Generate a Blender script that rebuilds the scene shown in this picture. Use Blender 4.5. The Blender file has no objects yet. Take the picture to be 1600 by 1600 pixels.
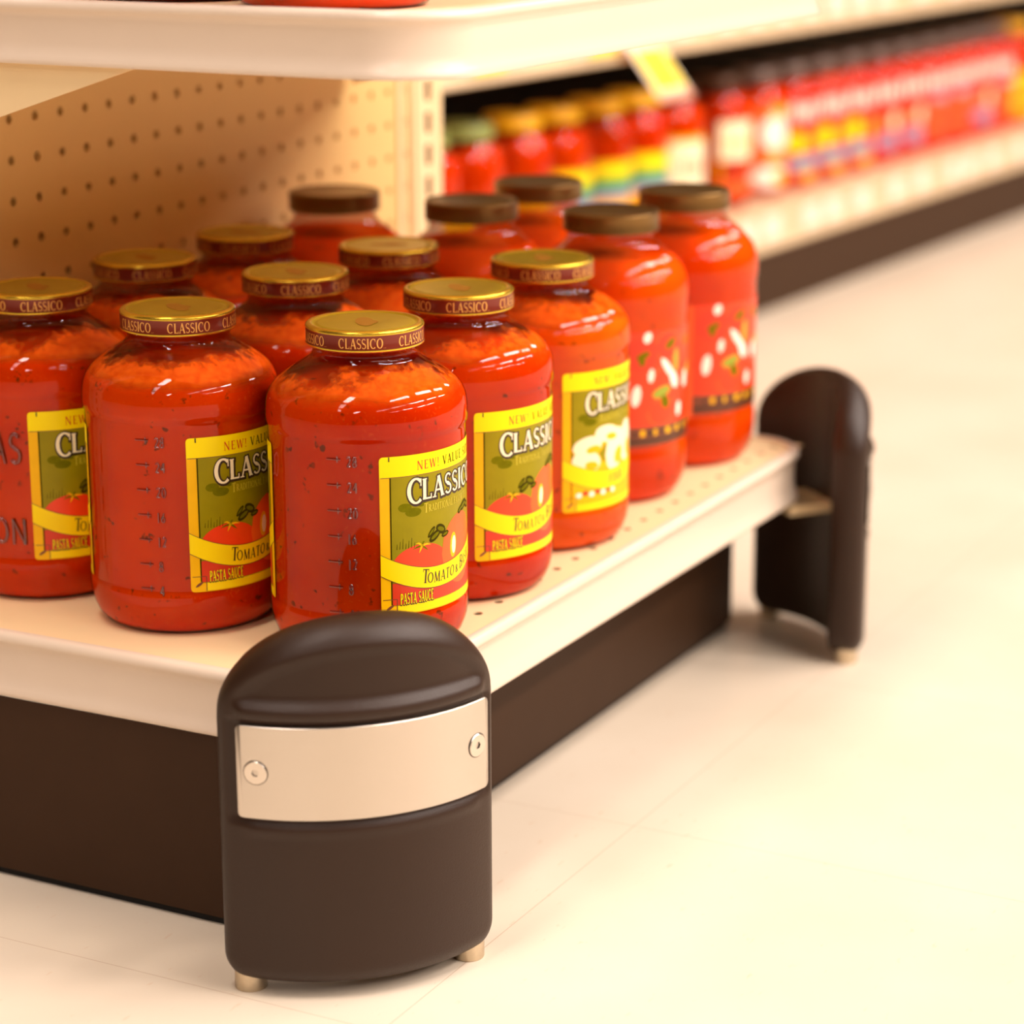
import bpy, math, random
import numpy as np
from mathutils import Vector, Matrix

# ------------------------------------------------------------------ camera, world, light
scn = bpy.context.scene
col = scn.collection
MM = 0.001
PI = math.pi

def make_camera():
    f, C = 3890.7, (-1.05410, -0.63786, 0.59062)
    yaw, pit, roll = 0.484992, 0.267678, -0.003641
    F = Vector((math.cos(yaw) * math.cos(pit), math.sin(yaw) * math.cos(pit), -math.sin(pit)))
    R = Vector((math.sin(yaw), -math.cos(yaw), 0.0))
    U = R.cross(F)
    R2 = R * math.cos(roll) + U * math.sin(roll)
    U2 = U * math.cos(roll) - R * math.sin(roll)
    cd = bpy.data.cameras.new('camera')
    cd.sensor_width = 36.0
    cd.lens = f / 1600 * 36.0
    cd.clip_start = 0.05
    cd.dof.use_dof = True
    cd.dof.focus_distance = 1.36
    cd.dof.aperture_fstop = 4.3
    cam = bpy.data.objects.new('camera', cd)
    m = Matrix((R2, U2, -F)).transposed().to_4x4()
    m.translation = Vector(C)
    cam.matrix_world = m
    col.objects.link(cam)
    scn.camera = cam
make_camera()

vs = scn.view_settings
vs.view_transform = 'Standard'
vs.look = 'None'
vs.gamma = 1.0
vs.use_curve_mapping = False
vs.exposure = 0.56

w = bpy.data.worlds.new('world')
scn.world = w
w.use_nodes = True
bg = w.node_tree.nodes['Background']
bg.inputs[0].default_value = (1.0, 0.50, 0.18, 1)
bg.inputs[1].default_value = 0.05

def strip_light(x, y, z, lx, ly, power, color=(1.0, 0.875, 0.79)):
    ld = bpy.data.lights.new('fluorescent_lamp', 'AREA')
    ld.shape = 'RECTANGLE'
    ld.size = lx
    ld.size_y = ly
    ld.energy = power
    ld.color = color
    o = bpy.data.objects.new('fluorescent_lamp', ld)
    o.location = (x, y, z)
    col.objects.link(o)
# rows of fluorescent strips over the store aisles
for (x, y, p) in [(0.3, -1.5, 34), (2.0, -1.5, 34), (3.7, -1.5, 22),
                  (-2.5, -3.1, 12), (-0.8, -3.1, 26), (0.9, -3.1, 60), (2.6, -3.1, 60), (4.3, -3.1, 44),
                  (-2.3, -5.2, 20), (-0.6, -5.2, 56), (1.1, -5.2, 84), (2.8, -5.2, 70),
                  (-0.9, 0.25, 30), (-2.6, 0.25, 12), (-4.3, 0.25, 14), (-4.6, -1.5, 40), (0.6, 2.4, 12), (6.0, -0.9, 26)]:
    strip_light(x, y, 3.1, 1.25, 0.30, p)

# ------------------------------------------------------------------ materials
def srgb(r, g, b):
    def c(v):
        v /= 255.0
        return v / 12.92 if v <= 0.04045 else ((v + 0.055) / 1.055) ** 2.4
    return (c(r), c(g), c(b), 1.0)

def base_mat(name, color, rough=0.5, metal=0.0, spec=0.5, coat=0.0, var=0.0, scale=200.0, bump=0.0, bscale=None, emis=None):
    m = bpy.data.materials.new(name)
    m.use_nodes = True
    nt = m.node_tree
    b = nt.nodes['Principled BSDF']
    b.inputs['Base Color'].default_value = color
    b.inputs['Roughness'].default_value = rough
    b.inputs['Metallic'].default_value = metal
    b.inputs['Specular IOR Level'].default_value = spec
    b.inputs['Coat Weight'].default_value = coat
    b.inputs['Coat Roughness'].default_value = 0.08
    if var > 0 or bump > 0:
        tc = nt.nodes.new('ShaderNodeTexCoord')
        no = nt.nodes.new('ShaderNodeTexNoise')
        no.inputs['Scale'].default_value = scale
        no.inputs['Detail'].default_value = 4
        nt.links.new(tc.outputs['Object'], no.inputs['Vector'])
    if var > 0:
        mx = nt.nodes.new('ShaderNodeMix')
        mx.data_type = 'RGBA'
        mx.inputs[6].default_value = tuple(c * (1 - var) for c in color[:3]) + (1,)
        mx.inputs[7].default_value = tuple(min(1, c * (1 + var)) for c in color[:3]) + (1,)
        nt.links.new(no.outputs['Fac'], mx.inputs[0])
        nt.links.new(mx.outputs[2], b.inputs['Base Color'])
    if bump > 0:
        n2 = no
        if bscale:
            n2 = nt.nodes.new('ShaderNodeTexNoise')
            n2.inputs['Scale'].default_value = bscale
            n2.inputs['Detail'].default_value = 2
            nt.links.new(tc.outputs['Object'], n2.inputs['Vector'])
        bp = nt.nodes.new('ShaderNodeBump')
        bp.inputs['Strength'].default_value = bump
        bp.inputs['Distance'].default_value = 0.0005
        nt.links.new(n2.outputs['Fac'], bp.inputs['Height'])
        nt.links.new(bp.outputs['Normal'], b.inputs['Normal'])
    return m

def ramp(nt, fac, stops):
    r = nt.nodes.new('ShaderNodeValToRGB')
    els = r.color_ramp.elements
    els[0].position, els[0].color = stops[0]
    els[1].position, els[1].color = stops[1]
    for p, c in stops[2:]:
        e = els.new(p)
        e.color = c
    nt.links.new(fac, r.inputs[0])
    return r.outputs[0]

def sauce_mat(name, c1, c2, dark):
    m = bpy.data.materials.new(name)
    m.use_nodes = True
    nt = m.node_tree
    b = nt.nodes['Principled BSDF']
    tc = nt.nodes.new('ShaderNodeTexCoord')
    oi = nt.nodes.new('ShaderNodeObjectInfo')
    ad = nt.nodes.new('ShaderNodeVectorMath')
    ad.operation = 'ADD'
    nt.links.new(tc.outputs['Object'], ad.inputs[0])
    nt.links.new(oi.outputs['Location'], ad.inputs[1])
    n1 = nt.nodes.new('ShaderNodeTexNoise'); n1.inputs['Scale'].default_value = 17; n1.inputs['Detail'].default_value = 5
    nt.links.new(ad.outputs[0], n1.inputs['Vector'])
    base = ramp(nt, n1.outputs['Fac'], [(0.35, c1), (0.68, c2)])
    n3 = nt.nodes.new('ShaderNodeTexNoise'); n3.inputs['Scale'].default_value = 520; n3.inputs['Detail'].default_value = 3
    nt.links.new(ad.outputs[0], n3.inputs['Vector'])
    fm = ramp(nt, n3.outputs['Fac'], [(0.60, (0, 0, 0, 1)), (0.72, (0.5, 0.5, 0.5, 1))])
    mx0 = nt.nodes.new('ShaderNodeMix'); mx0.data_type = 'RGBA'
    nt.links.new(fm, mx0.inputs[0]); nt.links.new(base, mx0.inputs[6])
    mx0.inputs[7].default_value = srgb(236, 96, 30)
    vo = nt.nodes.new('ShaderNodeTexNoise'); vo.inputs['Scale'].default_value = 170; vo.inputs['Detail'].default_value = 2
    nt.links.new(ad.outputs[0], vo.inputs['Vector'])
    herb = ramp(nt, vo.outputs['Fac'], [(0.64, (0, 0, 0, 1)), (0.71, (1, 1, 1, 1))])
    n2 = nt.nodes.new('ShaderNodeTexNoise'); n2.inputs['Scale'].default_value = 60
    nt.links.new(ad.outputs[0], n2.inputs['Vector'])
    hm = ramp(nt, n2.outputs['Fac'], [(0.43, (0, 0, 0, 1)), (0.55, (0.8, 0.8, 0.8, 1))])
    mu = nt.nodes.new('ShaderNodeMath'); mu.operation = 'MULTIPLY'
    nt.links.new(herb, mu.inputs[0]); nt.links.new(hm, mu.inputs[1])
    mx = nt.nodes.new('ShaderNodeMix'); mx.data_type = 'RGBA'
    nt.links.new(mu.outputs[0], mx.inputs[0]); nt.links.new(mx0.outputs[2], mx.inputs[6])
    mx.inputs[7].default_value = dark
    nt.links.new(mx.outputs[2], b.inputs['Base Color'])
    b.inputs['Roughness'].default_value = 0.45
    b.inputs['Specular IOR Level'].default_value = 0.0
    return m

def glass_mat(name, tint=(1, 1, 1, 1), ior=1.5, rough=0.02, mult=1.0):
    m = bpy.data.materials.new(name)
    m.use_nodes = True
    nt = m.node_tree
    nt.nodes.clear()
    out = nt.nodes.new('ShaderNodeOutputMaterial')
    tr = nt.nodes.new('ShaderNodeBsdfTransparent'); tr.inputs[0].default_value = tint
    gl = nt.nodes.new('ShaderNodeBsdfGlossy'); gl.inputs['Roughness'].default_value = rough
    fr = nt.nodes.new('ShaderNodeFresnel'); fr.inputs['IOR'].default_value = ior
    tc = nt.nodes.new('ShaderNodeTexCoord')
    no = nt.nodes.new('ShaderNodeTexNoise'); no.inputs['Scale'].default_value = 38; no.inputs['Detail'].default_value = 1.5
    nt.links.new(tc.outputs['Object'], no.inputs['Vector'])
    bp = nt.nodes.new('ShaderNodeBump'); bp.inputs['Strength'].default_value = 0.16; bp.inputs['Distance'].default_value = 0.0012
    nt.links.new(no.outputs['Fac'], bp.inputs['Height'])
    nt.links.new(bp.outputs['Normal'], gl.inputs['Normal'])
    nt.links.new(bp.outputs['Normal'], fr.inputs['Normal'])
    ml = nt.nodes.new('ShaderNodeMath'); ml.operation = 'MULTIPLY'; ml.inputs[1].default_value = mult; ml.use_clamp = True
    nt.links.new(fr.outputs[0], ml.inputs[0])
    mx = nt.nodes.new('ShaderNodeMixShader')
    nt.links.new(ml.outputs[0], mx.inputs[0]); nt.links.new(tr.outputs[0], mx.inputs[1]); nt.links.new(gl.outputs[0], mx.inputs[2])
    nt.links.new(mx.outputs[0], out.inputs[0])
    return m

def film_mat():
    m = bpy.data.materials.new('sauce_residue')
    m.use_nodes = True
    nt = m.node_tree
    b = nt.nodes['Principled BSDF']
    b.inputs['Roughness'].default_value = 0.6
    b.inputs['Specular IOR Level'].default_value = 0.0
    tc = nt.nodes.new('ShaderNodeTexCoord')
    oi = nt.nodes.new('ShaderNodeObjectInfo')
    ad = nt.nodes.new('ShaderNodeVectorMath'); ad.operation = 'ADD'
    nt.links.new(tc.outputs['Object'], ad.inputs[0]); nt.links.new(oi.outputs['Location'], ad.inputs[1])
    n1 = nt.nodes.new('ShaderNodeTexNoise'); n1.inputs['Scale'].default_value = 19; n1.inputs['Detail'].default_value = 4
    n2 = nt.nodes.new('ShaderNodeTexNoise'); n2.inputs['Scale'].default_value = 210; n2.inputs['Detail'].default_value = 3
    nt.links.new(ad.outputs[0], n1.inputs['Vector']); nt.links.new(ad.outputs[0], n2.inputs['Vector'])
    nt.links.new(ramp(nt, n2.outputs['Fac'], [(0.35, (0.74, 0.085, 0.003, 1)), (0.65, (0.86, 0.14, 0.007, 1))]), b.inputs['Base Color'])
    sep = nt.nodes.new('ShaderNodeSeparateXYZ'); nt.links.new(tc.outputs['Object'], sep.inputs[0])
    # cover thins out towards the neck
    mr = nt.nodes.new('ShaderNodeMapRange'); mr.inputs['From Min'].default_value = 0.143; mr.inputs['From Max'].default_value = 0.167
    mr.inputs['To Min'].default_value = 0.62; mr.inputs['To Max'].default_value = -0.12
    nt.links.new(sep.outputs['Z'], mr.inputs['Value'])
    a1 = nt.nodes.new('ShaderNodeMath'); a1.operation = 'ADD'
    nt.links.new(n1.outputs['Fac'], a1.inputs[0]); nt.links.new(mr.outputs[0], a1.inputs[1])
    sb = nt.nodes.new('ShaderNodeMath'); sb.operation = 'MULTIPLY_ADD'; sb.inputs[1].default_value = 0.3; 
    nt.links.new(n2.outputs['Fac'], sb.inputs[0]); nt.links.new(a1.outputs[0], sb.inputs[2])
    al = ramp(nt, sb.outputs[0], [(0.84, (0, 0, 0, 1)), (0.98, (1, 1, 1, 1))])
    lo = nt.nodes.new('ShaderNodeMapRange'); lo.inputs['From Min'].default_value = 0.140; lo.inputs['From Max'].default_value = 0.156
    nt.links.new(sep.outputs['Z'], lo.inputs['Value'])
    l2 = nt.nodes.new('ShaderNodeMath'); l2.operation = 'MULTIPLY_ADD'; l2.inputs[1].default_value = 1.0
    nt.links.new(lo.outputs[0], l2.inputs[0]); nt.links.new(n1.outputs['Fac'], l2.inputs[2])
    l3 = ramp(nt, l2.outputs[0], [(0.62, (0, 0, 0, 1)), (1.0, (1, 1, 1, 1))])
    am = nt.nodes.new('ShaderNodeMath'); am.operation = 'MULTIPLY'
    nt.links.new(al, am.inputs[0]); nt.links.new(l3, am.inputs[1])
    nt.links.new(am.outputs[0], b.inputs['Alpha'])
    return m

def floor_mat():
    m = bpy.data.materials.new('vinyl_floor')
    m.use_nodes = True
    nt = m.node_tree
    b = nt.nodes['Principled BSDF']
    b.inputs['Roughness'].default_value = 0.32
    b.inputs['Specular IOR Level'].default_value = 0.35
    tc = nt.nodes.new('ShaderNodeTexCoord')
    n1 = nt.nodes.new('ShaderNodeTexNoise'); n1.inputs['Scale'].default_value = 5; n1.inputs['Detail'].default_value = 5
    nt.links.new(tc.outputs['Object'], n1.inputs['Vector'])
    c = ramp(nt, n1.outputs['Fac'], [(0.3, srgb(219, 202, 180)), (0.7, srgb(229, 214, 194))])
    mp = nt.nodes.new('ShaderNodeMapping'); mp.inputs['Scale'].default_value = (70, 190, 1); mp.inputs['Rotation'].default_value = (0, 0, 0.5)
    nt.links.new(tc.outputs['Object'], mp.inputs[0])
    n2 = nt.nodes.new('ShaderNodeTexNoise'); n2.inputs['Scale'].default_value = 1; n2.inputs['Detail'].default_value = 3
    nt.links.new(mp.outputs[0], n2.inputs['Vector'])
    sm = ramp(nt, n2.outputs['Fac'], [(0.66, (0, 0, 0, 1)), (0.74, (0.45, 0.45, 0.45, 1))])
    mx = nt.nodes.new('ShaderNodeMix'); mx.data_type = 'RGBA'
    nt.links.new(sm, mx.inputs[0]); nt.links.new(c, mx.inputs[6]); mx.inputs[7].default_value = srgb(214, 182, 152)
    # 12 inch tile joints
    sep = nt.nodes.new('ShaderNodeSeparateXYZ'); nt.links.new(tc.outputs['Object'], sep.inputs[0])
    prev = mx.outputs[2]
    for ax, off in (('X', 0.065), ('Y', 0.040)):
        a = nt.nodes.new('ShaderNodeMath'); a.operation = 'ADD'; a.inputs[1].default_value = off + 0.3048 * 40 + 0.1524
        nt.links.new(sep.outputs[ax], a.inputs[0])
        d = nt.nodes.new('ShaderNodeMath'); d.operation = 'MODULO'; d.inputs[1].default_value = 0.3048
        nt.links.new(a.outputs[0], d.inputs[0])
        s = nt.nodes.new('ShaderNodeMath'); s.operation = 'SUBTRACT'; s.inputs[1].default_value = 0.1524
        nt.links.new(d.outputs[0], s.inputs[0])
        ab = nt.nodes.new('ShaderNodeMath'); ab.operation = 'ABSOLUTE'; nt.links.new(s.outputs[0], ab.inputs[0])
        lt = nt.nodes.new('ShaderNodeMath'); lt.operation = 'LESS_THAN'; lt.inputs[1].default_value = 0.00028
        nt.links.new(ab.outputs[0], lt.inputs[0])
        mk = nt.nodes.new('ShaderNodeMath'); mk.operation = 'MULTIPLY'; mk.inputs[1].default_value = 0.5
        nt.links.new(lt.outputs[0], mk.inputs[0])
        m2 = nt.nodes.new('ShaderNodeMix'); m2.data_type = 'RGBA'
        nt.links.new(mk.outputs[0], m2.inputs[0]); nt.links.new(prev, m2.inputs[6]); m2.inputs[7].default_value = srgb(170, 130, 95)
        prev = m2.outputs[2]
    nt.links.new(prev, b.inputs['Base Color'])
    return m

def steel_mat():
    m = base_mat('brushed_steel', (0.66, 0.60, 0.53, 1), 0.34, 1.0)
    nt = m.node_tree
    b = nt.nodes['Principled BSDF']
    tc = nt.nodes.new('ShaderNodeTexCoord')
    mp = nt.nodes.new('ShaderNodeMapping'); mp.inputs['Scale'].default_value = (30, 30, 2500)
    nt.links.new(tc.outputs['Object'], mp.inputs[0])
    n = nt.nodes.new('ShaderNodeTexNoise'); n.inputs['Scale'].default_value = 1; n.inputs['Detail'].default_value = 3
    nt.links.new(mp.outputs[0], n.inputs['Vector'])
    mr = nt.nodes.new('ShaderNodeMapRange'); mr.inputs['To Min'].default_value = 0.27; mr.inputs['To Max'].default_value = 0.45
    nt.links.new(n.outputs['Fac'], mr.inputs['Value']); nt.links.new(mr.outputs[0], b.inputs['Roughness'])
    bp = nt.nodes.new('ShaderNodeBump'); bp.inputs['Strength'].default_value = 0.12; bp.inputs['Distance'].default_value = 0.0002
    nt.links.new(n.outputs['Fac'], bp.inputs['Height']); nt.links.new(bp.outputs['Normal'], b.inputs['Normal'])
    return m

M = {}
M['floor'] = floor_mat()
M['cream_metal'] = base_mat('cream_painted_metal', srgb(244, 216, 168), 0.42, var=0.03, scale=30)
M['peg'] = base_mat('cream_pegboard', srgb(236, 196, 128), 0.45, spec=0.25, var=0.04, scale=12)
M['rail'] = base_mat('white_plastic_rail', srgb(228, 208, 188), 0.28, var=0.02, scale=20)
M['kick'] = base_mat('dark_brown_kick', srgb(62, 40, 24), 0.5, spec=0.15, var=0.08, scale=40)
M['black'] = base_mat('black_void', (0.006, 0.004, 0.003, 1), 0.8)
M['plastic'] = base_mat('charcoal_bumper_plastic', srgb(47, 28, 16), 0.40, spec=0.35, var=0.10, scale=25, bump=0.35, bscale=1400)
M['steel'] = steel_mat()
M['foot'] = base_mat('foot_metal', (0.62, 0.52, 0.38, 1), 0.35, 1.0, var=0.15, scale=300)
M['screw'] = base_mat('screw_steel', (0.75, 0.68, 0.60, 1), 0.28, 1.0)
M['socket'] = base_mat('screw_socket', (0.08, 0.06, 0.05, 1), 0.5, 0.5)
M['sauce'] = sauce_mat('tomato_sauce', (0.70, 0.030, 0.0006, 1), (0.84, 0.068, 0.0012, 1), srgb(90, 50, 14))
M['sauce_orange'] = sauce_mat('orange_sauce', (0.95, 0.10, 0.002, 1), (0.99, 0.19, 0.006, 1), srgb(150, 60, 10))
M['sauce_b'] = sauce_mat('marinara_sauce', (0.90, 0.065, 0.001, 1), (0.98, 0.12, 0.003, 1), srgb(140, 50, 12))
M['glass'] = glass_mat('jar_glass', ior=1.42, mult=0.8)
M['relief'] = glass_mat('glass_relief', tint=(0.66, 0.42, 0.34, 1), ior=1.6, rough=0.08, mult=2.2)
M['film'] = film_mat()
M['lid_gold'] = base_mat('lid_gold', srgb(222, 186, 60), 0.26, 0.85, var=0.08, scale=120, bump=0.1)
M['lid_top'] = base_mat('lid_top', srgb(190, 168, 36), 0.34, 0.6, var=0.10, scale=90)
M['lid_band'] = base_mat('lid_band', srgb(120, 34, 12), 0.35, 0.3, coat=0.3, var=0.1, scale=200)
M['lid_text'] = base_mat('lid_text', srgb(236, 172, 86), 0.4, 0.3)
M['lid_print'] = base_mat('lid_print', srgb(178, 128, 34), 0.5, 0.3)
M['lid_bronze'] = base_mat('lid_bronze', srgb(128, 96, 50), 0.34, 0.7, var=0.10, scale=80)
M['l_yellow'] = base_mat('label_yellow', srgb(255, 228, 0), 0.35, spec=0.2)
M['l_ribbon'] = base_mat('label_ribbon', srgb(255, 222, 8), 0.35, spec=0.2)
M['l_gold'] = base_mat('label_gold', srgb(246, 186, 8), 0.35, spec=0.2, var=0.06, scale=150)
M['l_green'] = base_mat('label_green', srgb(150, 136, 2), 0.35, spec=0.2, var=0.16, scale=90)
M['l_dgreen'] = base_mat('label_dark_green', srgb(62, 54, 2), 0.5, spec=0.05)
M['l_dark'] = base_mat('label_dark_print', srgb(52, 30, 8), 0.4)
M['l_cream'] = base_mat('label_cream', srgb(255, 240, 200), 0.35)
M['l_red'] = base_mat('label_red_print', srgb(214, 52, 16), 0.4)
M['l_tom'] = base_mat('label_tomato', srgb(238, 60, 10), 0.35, var=0.15, scale=70)
M['l_tom2'] = base_mat('label_tomato_light', srgb(246, 96, 24), 0.35, var=0.12, scale=70)
M['l_olive'] = base_mat('label_olive_text', srgb(206, 186, 40), 0.4)
M['l_leaf'] = base_mat('label_leaf', srgb(112, 108, 4), 0.45, spec=0.05, var=0.3, scale=300)
M['l_brown'] = base_mat('label_brown', srgb(120, 62, 34), 0.4, var=0.3, scale=120)
M['l_white'] = base_mat('label_white', srgb(255, 244, 228), 0.4)
M['l_pic_green'] = base_mat('label_picture_green', srgb(150, 160, 40), 0.4)
M['l_blue'] = base_mat('label_blue', srgb(130, 140, 170), 0.4)
M['l_brightgreen'] = base_mat('label_bright_green', srgb(80, 170, 40), 0.4)
M['cap_green'] = base_mat('green_cap', srgb(150, 160, 84), 0.4, var=0.05)
M['cap_yellow'] = base_mat('yellow_cap', srgb(248, 182, 2), 0.4, var=0.05)
M['cap_dark'] = base_mat('dark_cap', srgb(84, 50, 30), 0.4, 0.3, var=0.05)
M['cap_grey'] = base_mat('grey_cap', srgb(120, 100, 92), 0.4, 0.3, var=0.05)
M['red_label'] = base_mat('red_label', srgb(226, 26, 12), 0.35, var=0.06, scale=50)
M['tag_white'] = base_mat('price_tag_white', srgb(255, 232, 214), 0.45)
M['tag_yellow'] = base_mat('price_tag_yellow', srgb(255, 226, 20), 0.45)
M['tag_pink'] = base_mat('sale_tag_pink', srgb(244, 170, 140), 0.45)
M['bgrail'] = base_mat('cream_rail', srgb(224, 196, 158), 0.4, var=0.03)

# ------------------------------------------------------------------ mesh helpers (all in millimetres)
class MB:
    def __init__(self):
        self.v = []; self.f = []; self.m = []
    def vert(self, p):
        self.v.append((p[0] * MM, p[1] * MM, p[2] * MM)); return len(self.v) - 1
    def face(self, idx, m=0):
        self.f.append(tuple(idx)); self.m.append(m)
    def poly(self, pts, m=0):
        self.face([self.vert(p) for p in pts], m)
    def grid(self, rows, m=0, closed=False, flip=False):
        ids = [[self.vert(p) for p in r] for r in rows]
        n = len(rows[0])
        for i in range(len(rows) - 1):
            for j in range(n if closed else n - 1):
                k = (j + 1) % n
                q = [ids[i][j], ids[i][k], ids[i + 1][k], ids[i + 1][j]]
                self.face(q[::-1] if flip else q, m)
        return ids
    def box(self, x0, x1, y0, y1, z0, z1, m=0):
        c = [self.vert(p) for p in [(x0, y0, z0), (x1, y0, z0), (x1, y1, z0), (x0, y1, z0), (x0, y0, z1), (x1, y0, z1), (x1, y1, z1), (x0, y1, z1)]]
        for q in [(0, 3, 2, 1), (4, 5, 6, 7), (0, 1, 5, 4), (1, 2, 6, 5), (2, 3, 7, 6), (3, 0, 4, 7)]:
            self.face([c[i] for i in q], m)
    def lathe(self, prof, n=96, m=0, a0=0.0, a1=2 * PI):
        full = abs(a1 - a0 - 2 * PI) < 1e-6
        rows = []
        for r, z in prof:
            rows.append([(r * math.cos(a0 + (a1 - a0) * k / n), r * math.sin(a0 + (a1 - a0) * k / n), z) for k in range(n if full else n + 1)])
        self.grid(rows, m, closed=full)
    def mesh(self, name, mats, smooth=True):
        me = bpy.data.meshes.new(name)
        me.from_pydata(self.v, [], self.f)
        for mt in mats: me.materials.append(mt)
        me.polygons.foreach_set('material_index', self.m)
        me.update()
        return me
    def build(self, name, mats, parent=None, smooth=True, sharp=35, bevel=0):
        if not isinstance(mats, (list, tuple)): mats = [mats]
        me = self.mesh(name, mats)
        import bmesh
        b = bmesh.new(); b.from_mesh(me)
        bmesh.ops.remove_doubles(b, verts=b.verts, dist=1e-6)
        bmesh.ops.recalc_face_normals(b, faces=b.faces)
        if bevel:
            bmesh.ops.bevel(b, geom=list(b.edges), offset=bevel * MM, segments=2, affect='EDGES', profile=0.5)
        if smooth:
            for f in b.faces: f.smooth = True
            for e in b.edges:
                if len(e.link_faces) == 2 and e.calc_face_angle(0) > math.radians(sharp): e.smooth = False
        b.to_mesh(me); b.free()
        o = bpy.data.objects.new(name, me)
        col.objects.link(o)
        if parent is not None: o.parent = parent
        return o

def tag(o, label=None, cat=None, group=None, kind=None):
    if label: o['label'] = label
    if cat: o['category'] = cat
    if group: o['group'] = group
    if kind: o['kind'] = kind
    return o

def empty(name, loc, rz=0.0):
    o = bpy.data.objects.new(name, None)
    o.empty_display_size = 0.02
    o.location = tuple(c * MM for c in loc)
    o.rotation_euler = (0, 0, rz)
    col.objects.link(o)
    return o

def copy_tree(o, parent=None):
    c = o.copy()
    col.objects.link(c)
    if parent is not None: c.parent = parent
    for ch in list(o.children):
        copy_tree(ch, c)
    return c

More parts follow.
